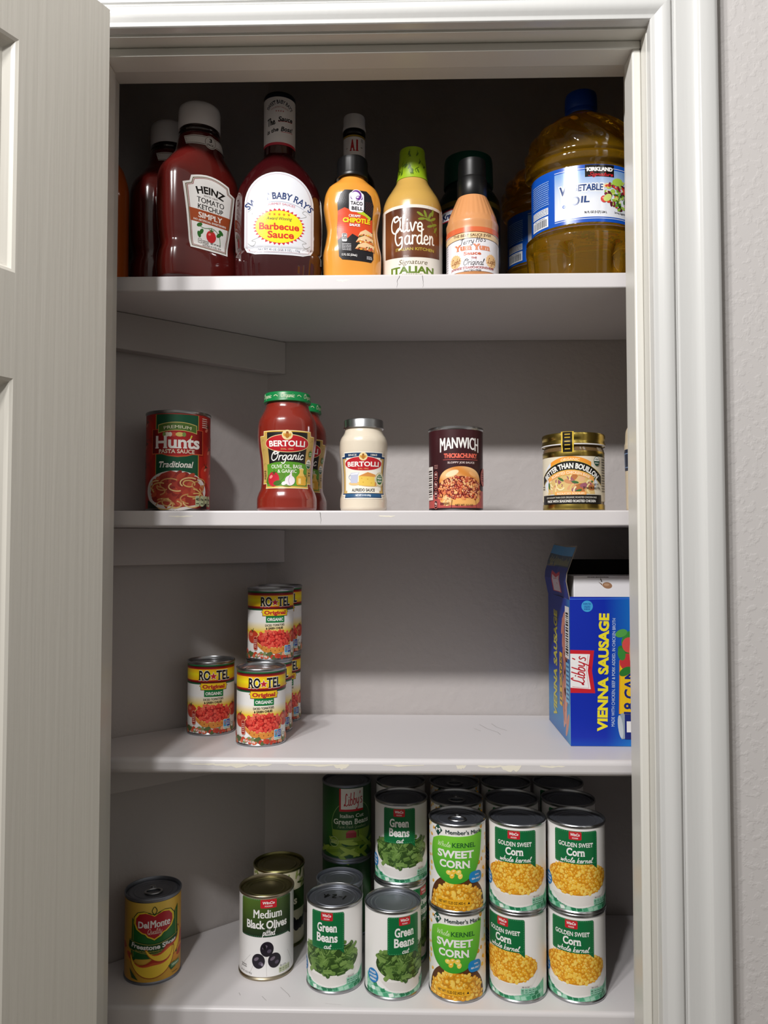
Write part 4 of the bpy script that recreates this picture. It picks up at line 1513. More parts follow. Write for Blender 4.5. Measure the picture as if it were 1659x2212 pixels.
def art_bbq():
    a = Art()
    def arch(g):
        p = [(-40 + g, 33 + g * .3), (-43.5 + g, 40)]
        p += [(-43.5 + g, 92)] + [((43.5 - g) * math.cos(R(t)), 95 + (43.5 - g) * math.sin(R(t))) for t in range(176, 3, -8)] + [(43.5 - g, 92)]
        p += [(43.5 - g, 40), (40 - g, 33 + g * .3), (30, 29.5 + g), (-30, 29.5 + g)]
        return p
    for g, c in ((0, 'd9dbe0'), (2.2, '7a6a8a'), (2.5, 'd9dbe0'), (3.3, 'a04a55'), (3.6, 'dcdee4')):
        a.poly(arch(g), c).up()
    a.text("SWEET BABY RAY'S", 0, 105.5, 90, 9.5, '23386b', 0.02, 0, 0.03, 0, 62)
    a.line([(-31 + 62 * k / 12, 97.5 - 0.0085 * (-31 + 62 * k / 12) ** 2) for k in range(13)], .4, '7a86a6')
    a.text('GOURMET SAUCES', 0, 94.5, 40, 3.0, 'c0566a', 0.01, 0, 0, 0, 70)
    a.star(0, 65, 33, 28.5, 34, 'c8243a', ry=.72).up().ell(0, 65, 29.5, 20.6, 'f6e02a', n=48).up()
    for x in range(-12, 13, 6):
        a.star(x, 80.5, 2.2, .9, 5, 'c8742a')
    a.text('Award Winning', 0, 75.5, 32, 4.2, '4a4a3a', 0.01, 0.3)
    a.text('Barbecue', 0, 65.5, 50, 9.5, 'cf3327', 0.03, 0, 0.03).text('Sauce', 2, 55, 33, 9.5, 'cf3327', 0.03, 0, 0.03)
    for sx in (-1, 1):
        for y, d in ((84, 1), (44, -1)):
            a.line([(sx * 39, y), (sx * 33, y + 4 * d), (sx * 29, y + 1), (sx * 34, y - 3 * d), (sx * 24, y - 7 * d)], .5, '9a9a96', True)
    a.text('NET WT 40 OZ. (2 LB. 8 OZ.) 1.13kg', 0, 36, 52, 3.0, '6a6a78', 0.01)
    return a


def art_bbq_wrap():
    a = Art()
    a.rect(-64, 181, 64, 249, 'eceaec').up().rect(-64, 181, 64, 184.5, 'c83246').rect(-64, 244.5, 64, 249, '141a2a').up()
    a.text("SWEET BABY RAY'S", 0, 238, 40, 5.5, '1d2238', 0.02, 0, 0.03, 0, 22)
    a.text('GOURMET SAUCES', 0, 231, 24, 1.7, 'b0606e', 0.01, 0, 0, 0, 24)
    for x in (-4.5, -1.5, 1.5, 4.5):
        a.star(x, 225.5, 1.3, .55, 5, 'b8545e')
    a.script('The', -12, 211, 11, 9, '10131c', 1.25, 0.2, 12).text('Sauce', 8, 216, 21, 6.8, '10131c', 0.03, 0.3, 0, 6)
    a.text('is the', -10, 200, 17, 5.6, '10131c', 0.03, 0.3, 0, 12).text('Boss!', 10, 203, 18, 6.4, '10131c', 0.03, 0.3, 0, 6)
    a.line([(-2, 211.5), (18, 213.5)], .6, 'c83246').line([(2, 198), (19, 199.5)], .6, 'c83246')
    return a


t = thing('barbecue_sauce_bottle', 'dark barbecue sauce bottle with arched white label and white neck wrap', 'bottle', (-0.1625, 1.010, Z1), rot_to(-0.1625, 1.01, 0), BT)
part('bottle', loft(BS, 60, 96, lambda a, h: 1 + (.018 * math.cos(40 * a) * min(1, h / .004) * min(1, (.027 - h) / .004) if h < .027 else 0)), BBQ, t)
part('cap', lathe([(.0203, .240), (.0205, .242), (.0205, .2505), (.0196, .2518), (.016, .2520), (.015, .2512), (0, .2512)], 48), BLACKP, t)
art_bbq().build('label', front_map(BS), t, GLOSSY, 3, 3)
art_bbq_wrap().build('neck_wrap', cyl_map(Rad(.0206, .0206)), t, PRINT, 1.4)

# chipotle sauce ----------------------------------------------------------------
CS = [(0, .033, .021, 2.6), (.003, .0365, .0245, 2.6), (.034, .0375, .0255, 2.6), (.052, .0345, .024, 2.5), (.066, .0327, .023, 2.5), (.083, .0350, .0240, 2.5), (.098, .0370, .025, 2.4), (.110, .0360, .0248, 2.3), (.122, .0315, .0225, 2.2), (.130, .0225, .0185, 2), (.1355, .0165, .0165, 2), (.142, .0160, .0160, 2)]


def art_chip():
    a = Art()
    o = [(-21, 27), (-23, 60), (-22, 80), (-23, 96), (-19, 108), (-14, 113), (14, 113), (20, 108), (23.5, 96), (22, 78), (22.5, 58), (23, 26), (20, 21.5), (-17, 23)]
    a.poly(o, '1b191d').up()
    a.poly([(-22.5, 48), (-16, 54), (-10, 51), (-4, 57), (6, 52), (22.4, 62), (22, 78), (18, 76), (10, 84), (-4, 86), (-14, 90), (-22.2, 86)], 'd9481f').up()
    a.poly([(2, 84), (12, 81), (19, 76.5), (20, 80), (10, 86), (3, 88)], 'b9cc2a').up()
    for sx, sy, n_ in ((-17, 98, 5), (17, 88, 9)):
        for i in range(n_):
            for j in range(4):
                a.ell(sx - 4 + j * 2.4 + (i % 2), sy - 4 + i * 1.8, .45, .45, '7a3a2a' if sx > 0 else '54585a', n=6)
    a.rrect(-8.5, 85, 10.5, 110, 4, 'efedf2').up()
    a.ell(1, 104, 8, 9, 'efedf2', 0, 24).up().rrect(-6.6, 100.5, 8.8, 107, 2, '6a2f8e').up().ell(1, 106, 7.4, 7.6, 'efedf2', n=28).up(.5)
    a.ell(1, 106, 6.4, 6.9, '6a2f8e', n=30).up(.5).ell(-.5, 105, 5.8, 5.6, 'efedf2', 25, 24).up(.5).ell(3, 103.2, 3.4, 2.3, '6a2f8e', 30, 18).up(.5).ell(2.4, 103.6, 1.9, 1.0, 'efedf2', 30, 14)
    a.up().text('TACO', 1, 96, 15.5, 4.6, '1b1620', 0.02).text('BELL', 2, 89.6, 14.5, 4.6, '1b1620', 0.02)
    a.text('CREAMY', -1, 80, 15, 3.4, WHITE, 0.05).text('CHIPOTLE', 1.5, 74.5, 35, 6.4, 'f2d81e', 0.05).text('SAUCE', -1, 68.6, 13.5, 3.4, WHITE, 0.05)
    rg = random.Random(4)
    for (x, y, s, ro) in ((13, 57, 10, 20), (12, 49, 12, 25), (12, 40, 13, 15)):
        q = [(x - s, y - 3), (x + s * .9, y - 5), (x + s * .9, y + 3), (x, y + 7), (x - s * .7, y + 3)]
        a.poly(q, 'e6c394').up(.5)
        a.poly([(x - s, y - 3), (x + s * .9, y - 5), (x + s * .85, y - 1), (x - s * .6, y)], 'c8743a').up(.5)
        for i in range(16):
            a.ell(x + rg.uniform(-s * .8, s * .7), y + rg.uniform(-4, 1), 1.3, .9, rg.choice(['b8342a', 'e7b23c', '4a5a2a', 'f0dcae', '7a2a20']), rg.uniform(0, 90), n=7, dl=(i % 3) * .3)
        a.up(1)
    a.rrect(-17, 46, -11, 57, 1.4, 'e9e7ea').up().rrect(-16.6, 49, -11.4, 56.6, 1, '1b191d').up().text('120', -14, 54, 4.4, 3.4, WHITE, 0.02).small(-16, 49.5, -12, 51.5, 1, WHITE, 2)
    a.small(-17, 34, -6, 44, 5, 'd8d6da', 3).text('12 FL OZ (354mL)', -8, 29, 19, 3, WHITE, 0.02).small(14, 24.5, 21, 29, 3, 'd8d6da', 5)
    return a


t = thing('chipotle_sauce_bottle', 'orange creamy chipotle sauce bottle with black cap', 'bottle', (-0.0655, 0.998, Z1), rot_to(-0.0655, 1.0, 10), BT)
part('bottle', loft(CS, 50), CHIPO, t)
part('cap', lathe([(.0205, .1360), (.0208, .1370), (.0204, .1405), (.0199, .1420), (.0199, .1575), (.0190, .1615), (.016, .1625), (0, .1625)], 64, lambda a, z: 1 + (.008 * math.cos(44 * a) if .1405 < z < .159 else 0)), BLACKP, t)
art_chip().build('label', front_map(CS), t, None, 2.5, 2.5)

# steak sauce ---------------------------------------------------------------------
AS = [(0, .028, .028, 4), (.003, .030, .030, 4), (.140, .030, .030, 4), (.158, .0285, .0285, 3), (.172, .022, .022, 2.4), (.184, .0165, .0165, 2), (.194, .0147, .0147, 2), (.240, .0147, .0147, 2)]
t = thing('steak_sauce_bottle', 'dark steak sauce bottle with white screw cap, behind the chipotle bottle', 'bottle', (-0.0672, 1.062, Z1), rot_to(-0.0672, 1.06, 0), BT)
part('bottle', loft(AS, 40, 48), DARKGL, t)
part('cap', lathe([(.0158, .2335), (.0160, .236), (.0152, .240), (.0149, .2415), (.0149, .2515), (.0143, .2538), (0, .2540)], 40), WHITEP, t)
part('seal_ring', lathe([(.0150, .2262), (.0155, .2268), (.0155, .2325), (.0150, .2333)], 40), BLACKP, t)
a = Art()
a.rect(-46, 196, 46, 221, 'efeaea').up().rect(-46, 221.4, 46, 223.5, 'b7953a')
a.text('A', -2.5, 209.5, 7.5, 17, 'c1272f', 0.06, 0, 0.07).text('1', 4, 209.5, 3.8, 17, 'c1272f', 0.06, 0, 0.05).rect(9.5, 206.5, 12.5, 207.3, INK).rect(-12.5, 205, -9.5, 205.6, INK).small(10, 214, 14, 219, 3, INK, 3)
a.rect(-46, 194.5, 46, 196, INK)
a.build('neck_label', cyl_map(Rad(.0149, .0149)), t, None, 1.2)
a = Art()
a.rect(-26, 20, 26, 128, 'ece6da').up().text('A1', 0, 80, 30, 30, 'c1272f', 0.05)
a.build('label', front_map(AS), t, None, 3, 3)

# italian dressing ------------------------------------------------------------------
OS = [(0, .036, .036, 2), (.003, .0392, .0392, 2), (.092, .0395, .0395, 2), (.103, .0388, .0388, 2), (.114, .0355, .0355, 2), (.126, .0285, .0285, 2), (.138, .0215, .0215, 2), (.146, .0190, .0190, 2), (.152, .0180, .0180, 2)]


def art_dressing():
    a = Art()
    a.rect(-90, 4, 90, 96, 'e3ddd2').up()
    w = [(-42 + 84 * k / 12) for k in range(13)]
    b0, b1 = hexc('4a2416'), hexc('7a4524')
    a.poly([(x, 28 + 0.0012 * (x + 42) * 0 + 3 * (x / 42) ** 2) for x in w] + [(x, 92) for x in reversed(w)], lambda x, y: mixc(b1, b0, abs(y - 55) / 40)).up()
    a.script('Olive', -8, 70, 44, 22, 'f3ede2', 1.9, 0.05, 2).script('Garden', 3, 54, 54, 22, 'f3ede2', 1.9, 0.05, 2)
    a.text('ITALIAN KITCHEN', 4, 39, 52, 4.0, 'b9a63c', 0.02)
    for (x, y, r_) in ((10, 84, 150), (17, 85, 110), (24, 84, 60), (29, 80, 30), (21, 78, 170), (31, 73, 20), (24, 70, 200), (33, 67, 60), (12, 78, 190), (28, 88, 80)):
        a.ell(x, y, 5, 1.7, '7d8a2a', r_, n=12)
    a.line([(12, 82), (24, 79), (32, 66), (36, 60)], .7, '7d8a2a', True)
    a.text('Signature', 1, 22.5, 38, 6.4, '6a5a3c', 0.0, 0.25)
    a.text('ITALIAN', 0, 12.5, 60, 9.5, '5f7a24', 0.04, 0, 0.02)
    a.text('DRESSING', 0, 6, 26, 3, '7a7464', 0.0)
    return a


t = thing('dressing_bottle', 'tan italian dressing bottle with lime green leaf patterned neck sleeve', 'bottle', (0.0125, 1.018, Z1), rot_to(.0125, 1.018, 0), BT)
part('bottle', loft(OS, 44), DRESS, t)
part('neck_sleeve', lathe([(.0212, .1405), (.0196, .147), (.0190, .156), (.0182, .165), (.0172, .1725), (.0169, .1735), (.0168, .181), (.0160, .1832), (0, .1835)], 48), LIME, t)
art_dressing().build('label', cyl_map(Rad(lambda v: interp(OS, v)[0] + .0002, .0395)), t, GLOSSY, 2)
a = Art()
rg = random.Random(7)
for i in range(46):
    x, y = rg.uniform(-56, 56), rg.uniform(143, 173)
    a.line([(x, y), (x + rg.uniform(-2, 2), y + 4), (x + rg.uniform(-3, 3), y + 8)], .6, '3f5a0c', True)
    a.ell(x + 1.6, y + 3, 3.0, 1.1, '4d6a10', rg.uniform(20, 160), n=9)
a.build('leaf_print', cyl_map(Rad(lambda v: interp([(.1405, .0214), (.147, .0198), (.156, .0192), (.165, .0184), (.1725, .0174), (.181, .0170), (.184, .0164)], v)[0], .018)), t, None, 1.2, 1.5)

# yum yum sauce -----------------------------------------------------------------------
YS = [(0, .0310, .0310, 2), (.003, .0328, .0328, 2), (.062, .0330, .0330, 2), (.070, .0335, .0335, 2), (.074, .0322, .0322, 2), (.078, .0312, .0312, 2), (.106, .0200, .0200, 2), (.113, .0172, .0172, 2)]


def art_yum():
    a = Art()
    a.rect(-76, 4, 76, 60, 'e9e6ea').up().rect(-76, 53, 76, 60, 'd8693f')
    w = [(-50 + 100 * k / 12) for k in range(13)]
    a.poly([(x, 45.5 - .0012 * x * x) for x in w] + [(x, 53.5 - .0012 * x * x) for x in reversed(w)], 'e9c99a').up()
    a.line([(x, 45.5 - .0012 * x * x) for x in w], .7, '3a2018').line([(x, 53.5 - .0012 * x * x) for x in w], .6, '3a2018')
    a.text('THE BEST SAUCE EVER', 0, 49.4, 52, 3.6, '4a2c1c', 0.02, 0, 0, 0, -400)
    a.script("Terry Ho's", 0, 42.2, 34, 7, '2a2226', 0.7, 0.35, 8)
    a.text('Yum Yum', 0, 34.5, 48, 8.2, 'd0683c', 0.06, 0, 0.06).up().text('Yum Yum', 0, 34.5, 47, 7.6, 'e9a684', 0.0, 0, 0.02)
    a.text('Sauce', 0, 26.6, 22, 4.6, 'c85a34', 0.03, 0, 0.03)
    a.text('THE', 2, 20.5, 7, 2.6, 'a8342c', 0.03).script('Original', 1, 15, 26, 8, '2a2226', 0.6, 0.3)
    for x in (-23, 26):
        a.star(x, 18, 9, 8, 16, 'ecc08a').up().script('Light', x, 17.6, 13, 7, '7a3c1c', 0.6, 0.25)
    a.text('JAPANESE STEAK/CHICKEN/SHRIMP', 0, 8.6, 60, 3.0, 'a8342c', 0.03).text('GLUTEN FREE', 0, 5, 22, 1.9, INK, 0.01)
    a.small(-52, 8, -38, 44, 12, '8a8286', 5)
    return a


t = thing('yum_sauce_bottle', 'ribbed peach coloured sauce bottle with black cap and cream label', 'bottle', (0.0893, 0.995, Z1), rot_to(.0893, .995, 0), BT)
part('bottle', loft(YS, 40, 144, lambda a, h: 1 + (.016 * abs(math.cos(14 * a)) - .008 if .0785 < h < .106 else 0)), YUM, t)
part('cap', lathe([(.0186, .1050), (.0193, .1060), (.0193, .131), (.0184, .1325), (.0180, .134), (.0178, .152), (.0170, .1566), (.0140, .1575), (0, .1575)], 64, lambda a, z: 1 + (.006 * math.cos(40 * a) if .107 < z < .130 else 0)), BLACKP, t)
art_yum().build('label', cyl_map(Rad(.0333, .0333)), t, GLOSSY, 2)

# grated cheese jar ---------------------------------------------------------------------
t = thing('grated_cheese_jar', 'large dark green cheese shaker jar in shadow behind the ribbed sauce bottle', 'jar', (0.0935, 1.100, Z1), rot_to(.0935, 1.1, 0), BT)
part('jar', lathe([(.042, 0), (.0442, .003), (.0442, .138), (.0430, .147), (.0375, .157), (.0330, .163), (.0325, .174)], 64), mat('jar_dark_green', '0b1f18', 0.3, 0, .5), t)
part('lid', lathe([(.0345, .1690), (.0352, .1705), (.0348, .179), (.0342, .2040), (.0332, .2095), (.0300, .2113), (0, .2115)], 72, lambda a, z: 1 + (.006 * math.cos(60 * a) if .18 < z < .203 else 0)), GREENP, t)
a = Art()
a.rect(-128, 5, 128, 137, '0d1a16').up().rect(-128, 130, 128, 137, '6a5a1e').up()
a.rrect(-46, 110, -13, 126, 6, 'b62a3a').up().rrect(-44.5, 111.5, -14.5, 124.5, 5, 'e8e6ea').up().text('Kraft', -29.5, 118, 24, 9, '1a2a5a', 0.05)
a.small(6, 131, 24, 136, 1, '1a1a10', 2)
a.text('PARMESAN', 0, 82, 70, 11, 'c9a94a', 0.04)
a.build('label', cyl_map(Rad(.0443, .0443)), t, None, 3)

# vegetable oil -----------------------------------------------------------------------------
OL = [(0, .064, .064, 2), (.003, .0690, .0690, 2), (.030, .0715, .0715, 2), (.046, .0728, .0728, 2), (.0500, .0733, .0733, 2), (.0560, .0733, .0733, 2), (.0590, .0700, .0700, 2), (.0625, .0728, .0728, 2), (.0660, .0665, .0665, 2), (.0685, .0655, .0655, 2),
      (.1430, .0655, .0655, 2), (.1455, .0665, .0665, 2), (.1500, .0735, .0735, 2), (.1580, .0742, .0742, 2), (.1610, .0715, .0715, 2), (.1640, .0740, .0740, 2), (.1780, .0735, .0735, 2), (.1930, .0680, .0680, 2), (.2080, .0575, .0575, 2), (.2180, .0420, .0420, 2), (.2245, .0270, .0270, 2),
      (.2290, .0205, .0205, 2), (.2340, .0185, .0185, 2), (.2480, .0180, .0180, 2)]


OVAL = 0.80                                   # the bottle is oval: less deep than wide
OL = [(h, rx, ry * (OVAL if h < .21 else OVAL + (1 - OVAL) * min(1, (h - .21) / .015)), e) for h, rx, ry, e in OL]


def oil_mod(a, h):
    q = 1.0
    if .168 < h < .226:                      # swirled flutes on the shoulder
        w = math.sin(PI * (h - .168) / .058)
        q += .030 * w * math.cos(13 * (a + (h - .168) * 16))
    if h < .046:                             # pinched grip feet
        w = math.sin(PI * h / .046)
        q -= .15 * w * max(0.0, math.cos(7 * a + .5)) ** 7
    return q


def art_oil():
    a = Art()
    a.rect(-100, 69, 100, 142.5, '1552b8').up()
    s0, s1 = hexc('7fa6d8'), hexc('e6e9f0')
    a.rect(-34, 75.5, 86, 135.5, lambda x, y: mixc(s1, s0, (y - 98) / 34)).up().line([(-34, 137.5), (86, 137.5)], .7, 'e6e9f0').line([(-34, 73.6), (86, 73.6)], .7, 'e6e9f0')
    a.rect(2, 126.5, 37, 142.0, '17130f').up().text('KIRKLAND', 19.5, 136.3, 31, 5.4, WHITE, 0.06).script('Signature', 20, 129.6, 30, 4.6, 'c8242e', 0.8, 0.4)
    def vo(c, b, g):
        a.text('V', -23, 112.5, 9.5 + g, 12.5 + g, c, b, 0.08).text('EGETABLE', 3, 113.5, 40 + g, 9.2 + g, c, b, 0.08)
        a.text('O', -9, 97.5, 10 + g, 12.5 + g, c, b, 0.08).text('IL', 2, 98.5, 10 + g, 9.2 + g, c, b, 0.08)
    vo('f4f3f0', 0.11, 2.4)
    a.up()
    vo('1a3c78', 0.035, 0)
    a.ell(-22, 92, 2.2, 2.2, '2a62b8', n=14).up().text('U', -22, 92, 2, 2.2, WHITE)
    a.text('96 FL OZ (3 QT) 2.84 L', 14, 81.5, 26, 3, INK, 0.03).text('Serving Suggestion', 46, 82, 18, 2.6, INK, 0.01)
    rg = random.Random(9)
    for i in range(90):
        t_, r_ = rg.uniform(0, 2 * PI), rg.uniform(0, 1) ** .5
        x, y = 41 + 19 * r_ * math.cos(t_), 104 + 19 * r_ * math.sin(t_)
        a.ell(x, y, rg.uniform(2, 4.5), rg.uniform(1, 2.6), rg.choice(['8fb83a', '5f9a2e', 'c9d86a', '3c6a22', '5a1c2a', '7a2438', 'd8402c', 'e8d8a8', 'a8c850', '2a3a18']), rg.uniform(0, 180), n=9, dl=(i % 6) * .7)
    a.up(4.5).ell(23.5, 98, 4, 4.4, 'd02a24', n=18).up(.4).ell(22.5, 99.5, 1.3, .9, 'f3a79a', 20, n=8).ell(42, 121, 8, 5, 'a9cc4a', 10, n=16).ell(28, 100, 6, 4, 'cfdc78', 40, n=14)
    # back panel print at the left
    a.small(-74, 100, -42, 132, 12, '8fb0e0', 3)
    a.rect(-74, 88, -43, 97, 'e6e9f0').up().small(-73, 88.6, -44, 96.5, 4, '3a4a6a', 5).rect(-74, 72, -43, 86, 'e6e9f0').up()
    x = -71
    while x < -46:
        w_ = rg.choice([.4, .7, 1.1])
        a.rect(x, 73.5, x + w_, 83, INK)
        x += w_ + rg.choice([.5, .9])
    a.text('96619 806430', -58.5, 84.5, 20, 1.6, INK, 0.01)
    return a


oil = thing('oil_bottle', 'big golden vegetable oil bottle with blue cap beside the right jamb', 'bottle', (0.2370, 1.0260, Z1), rot_to(.237, 1.032, 2), 'cooking oil bottles')
part('bottle', loft(OL, 90, 126, oil_mod), OILM, oil, 60)
part('cap', lathe([(.0206, .2305), (.0210, .2312), (.0210, .2360), (.0206, .2366), (.0206, .2376), (.0210, .2382), (.0208, .2550), (.0200, .2590), (.0180, .2600), (0, .2600)], 72, lambda a, z: 1 + (.006 * math.cos(60 * a) if .239 < z < .254 else 0)), BLUEP, oil)
def oil_map(u, v, l):
    q = u / .0600
    return ((.0657 + l) * math.sin(q), -(.0655 * OVAL + .0002 + l) * math.cos(q), v)


art_oil().build('label', oil_map, oil, GLOSSY, 2.4)
copy_thing(oil, (0.2210, 1.1480, Z1), rot_to(.221, 1.148, 2), 'oil bottle in shadow behind the big golden oil bottle', 'cooking oil bottles')

# ------------------------------------------------------------------ jars on the second shelf
BJ = [(0, .0350, .0350, 2), (.003, .0385, .0385, 2), (.006, .0393, .0393, 2), (.0165, .0393, .0393, 2), (.0240, .0375, .0375, 2), (.0330, .0340, .0340, 2), (.0450, .0334, .0334, 2), (.0650, .0345, .0345, 2), (.0880, .0378, .0378, 2), (.1000, .0388, .0388, 2),
      (.1110, .0386, .0386, 2), (.1190, .0375, .0375, 2), (.1300, .0325, .0325, 2), (.1375, .0288, .0288, 2), (.1420, .0280, .0280, 2), (.1500, .0276, .0276, 2)]


def crest(a, x, y, s=1.0):
    a.ell(x, y, 6.4 * s, 6.2 * s, 'f0d9a0', n=20).up().ell(x, y - .4 * s, 2.6 * s, 3.6 * s, 'b8782a', n=14).ell(x - 3.4 * s, y, 1.3 * s, 2.2 * s, 'd8a040', 15, 10).ell(x + 3.4 * s, y, 1.3 * s, 2.2 * s, 'd8a040', -15, 10).ell(x, y + 3 * s, 1.6 * s, 1.4 * s, '8a4a1c', n=10).up()


def tabbed(x0, x1, y0, y1, sx, sy, g):
    """label outline with a raised centre panel"""
    return [(x0 - g, y0 + sy - g), (x0 + sx - g, y0 + sy - g), (x0 + sx - g, y0 - g), (x1 - sx + g, y0 - g), (x1 - sx + g, y0 + sy - g), (x1 + g, y0 + sy - g),
            (x1 + g, y1 - sy + g), (x1 - sx + g, y1 - sy + g), (x1 - sx + g, y1 + g), (x0 + sx - g, y1 + g), (x0 + sx - g, y1 - sy + g), (x0 - g, y1 - sy + g)]


def art_organic():
    a = Art()
    X = 41
    for g, c in ((0, 'f3e6b0'), (-.9, 'd8a52a'), (-1.9, 'c9a75c')):
        a.poly(tabbed(-X, X, 30, 104, 8, 6, g), c).up()
    for x in (-36, 36):
        for y in (45, 60, 78, 90):
            a.line([(x - 3, y), (x + 1, y + 3), (x + 3, y + 1)], .4, '9a7c3c', True)
    a.rect(-27, 56, 27, 102, '1d1b1c').up()
    a.poly([(-31, 33), (31, 33), (31, 61), (16, 63.5), (0, 64.3), (-16, 63.5), (-31, 61)], '5a9a2c').up()
    for rx, ry, c in ((30.5, 11.6, 'f0dca0'), (29.6, 10.8, 'c01f2a')):
        a.ell(0, 87.5, rx, ry, c, n=48).up()
    crest(a, 0, 98, 1.05)
    a.text('BERTOLLI', 0, 87.4, 48, 8, 'fbf7f2', 0.03, 0, 0.04).text('DAL 1865', 0, 80.2, 16, 2.2, 'e9b07a', 0.01)
    a.script('Organic', -1, 71.2, 46, 11.5, 'f7f5f0', 1.35, 0.3, 2)
    a.text('OLIVE OIL, BASIL', 0, 58.2, 46, 5, 'f5f7e6', 0.01, 0, 0.03).text('& GARLIC', 0, 52.2, 27, 4.6, 'f5f7e6', 0.01, 0, 0.03)
    for (x, y, rx, ry, c, ro) in ((-28, 42, 7, 4, '4a7a24', 60), (-10, 44, 8, 4, '5a8a2c', 40), (8, 45, 6, 4, '6a9a3a', 120), (28, 44, 6, 4, '4a7a24', 100), (-20, 42, 9, 9.5, 'c22436', 0), (-24, 45, 3, 2, 'ea8a84', 30), (-14, 37, 6, 3, '3c6a1c', 10), (0, 35, 7, 3, '6a8a3a', 0)):
        a.ell(x, y, rx, ry, c, ro, n=16).up(.5)
    a.star(-19, 50, 5, 1, 5, '2f5a1c')
    a.ell(4, 40, 7, 6.5, 'ece2ea', n=18).up(.5).poly([(1, 45), (7, 45), (6.5, 50), (8, 54), (5, 52), (4, 48)], 'ece2ea').line([(4, 34.5), (2, 40), (4, 46)], .6, 'b08ab0', True).ell(-4, 36.5, 4, 2.4, 'f3ecf0', 20, 12)
    a.rrect(13, 34, 29, 46, 2.5, 'dca83a').up(.5).poly([(15, 46), (27, 46), (24, 50), (24, 55), (18, 55), (18, 50)], 'e8c060').rect(17.5, 53.6, 24.5, 55.6, 'f3dfa0').line([(27, 48), (30, 46), (28.5, 41)], 1, 'c08a2a', True).rect(16, 36, 20, 43, 'f3d78a')
    a.ell(33.5, 62, 5.2, 6.2, 'f4f1e8', n=24).up(.5).ell(33.5, 62, 4.7, 5.7, '1d5a3a', n=24).up(.5).ell(33.5, 62, 4.7, 5.7, 'f1efe6', 0, 24, 0, 180).up(.5).text('USDA', 33.5, 64.4, 6, 2, '1d5a3a', 0.03).text('ORGANIC', 33.5, 60.4, 7.4, 1.6, 'f1efe6', 0.03)
    a.ell(35.5, 75, 3.4, 4.2, '4a8a3a', n=18).up(.5).small(33, 73, 38, 77, 2, 'eef3e2', 3)
    a.small(-38, 42, -33, 54, 5, '3a2c1c', 7).small(34, 46, 38, 52, 2, '3a2c1c', 2)
    return a


def art_alfredo():
    a = Art()
    X = 33
    for g, c in ((1.2, 'f6f1e4'), (0, '1c3d66')):
        a.poly(tabbed(-X, X, 18, 76, 6, 4.5, g), c).up()
    a.rect(-31.5, 24, 31.5, 69, 'c9a765').up().poly(tabbed(-27, 27, 24.5, 70, 3, 3, 0), 'f6f1e4').up()
    a.text('SINCE', -14.5, 73.3, 12, 2.6, 'e9e4d8', 0.02, 0, 0.03).text('1865', 14, 73.3, 9, 2.6, 'e9e4d8', 0.02, 0, 0.03)
    for rx, ry, c in ((27.2, 9.6, 'f6f1e4'), (26.4, 8.9, 'c01f2a')):
        a.ell(0, 62, rx, ry, c, n=44).up()
    crest(a, 0, 71, 0.85)
    a.text('BERTOLLI', 0, 61.6, 44, 6.6, 'fbf7f2', 0.03, 0, 0.04).text('DAL 1865', 0, 55.6, 14, 1.8, 'e9b07a', 0.01)
    a.ell(-12, 36.5, 9, 2.5, 'e7c48a', n=18).ell(10, 34.5, 14, 2, 'e7b870', n=18).up(.6)
    a.poly([(-18, 37), (-8, 37), (-7, 49), (-5, 51), (-18, 50)], 'c4c8dc').up(.5).poly([(-18, 49), (-5, 51), (-7, 48), (-17, 47.5)], 'e9ebf3').line([(-18, 48), (-21, 45), (-18, 41)], 1, 'b0b6cc', True)
    a.poly([(-6, 34), (16, 33), (17, 45), (-6, 46)], 'ecc75a').up(.5).poly([(-6, 46), (6, 51), (20, 47), (17, 45)], 'd9934a').poly([(16, 33), (20, 36), (20, 47), (17, 45)], 'd0873c')
    for x, y in ((0, 38), (6, 42), (11, 37), (-2, 43)):
        a.ell(x, y, 1, .8, 'd8ac3c', n=8)
    a.ell(24, 42, 8.2, 9.4, 'efe3c0', n=28).up(.5).ell(24, 42, 7.4, 8.6, '6b6a3a', n=28).up(.3).ell(24, 42, 7.0, 8.2, 'efe3c0', n=28).up(.3).ell(24, 42, 5.4, 6.6, '2a6a34', n=24).up(.4).text('FRESH', 24, 43.4, 8, 2.6, WHITE, 0.03).text('CREAM', 24, 39.6, 8, 2.6, WHITE, 0.03).text('MADE WITH', 24, 46.4, 7, 1.5, WHITE, 0.02)
    a.text('ALFREDO SAUCE', 0, 28.2, 32, 4, '2a2422', 0.015, 0, 0.03)
    a.rect(-25, 19, 25, 23.4, '2a567e').up().text('NET WT 15 OZ (425g)', 0, 21.3, 20, 2.4, 'dfe8ee', 0.03)
    return a


def organic_jar(loc, deg, label):
    t = thing('pasta_sauce_jar', label, 'jar', loc, rot_to(loc[0], loc[1], deg), JT_)
    part('jar', loft(BJ, 64, 72), TOMATO, t)
    part('lid', lathe([(.0302, .1435), (.0312, .1443), (.0312, .1457), (.0306, .1465), (.0306, .1547), (.0298, .1560), (.0280, .1565), (.0270, .1559), (0, .1559)], 72), GREENLID, t)
    art_organic().build('label', cyl_map(Rad(lambda v: interp(BJ, v)[0] + .0003, .0375)), t, None, 2, 2.5)
    a = Art()
    for k in range(5):
        u = -64 + 32 * k
        a.script('Organic', u, 150.6, 18, 6, 'dfe8c8', .55, .3).line([(u + 13, 150), (u + 16, 151.5), (u + 19, 149.5)], .9, 'cfd8b0', True)
    a.build('lid_lettering', cyl_map(Rad(.0307, .0307)), t, None, 1.5)
    return t


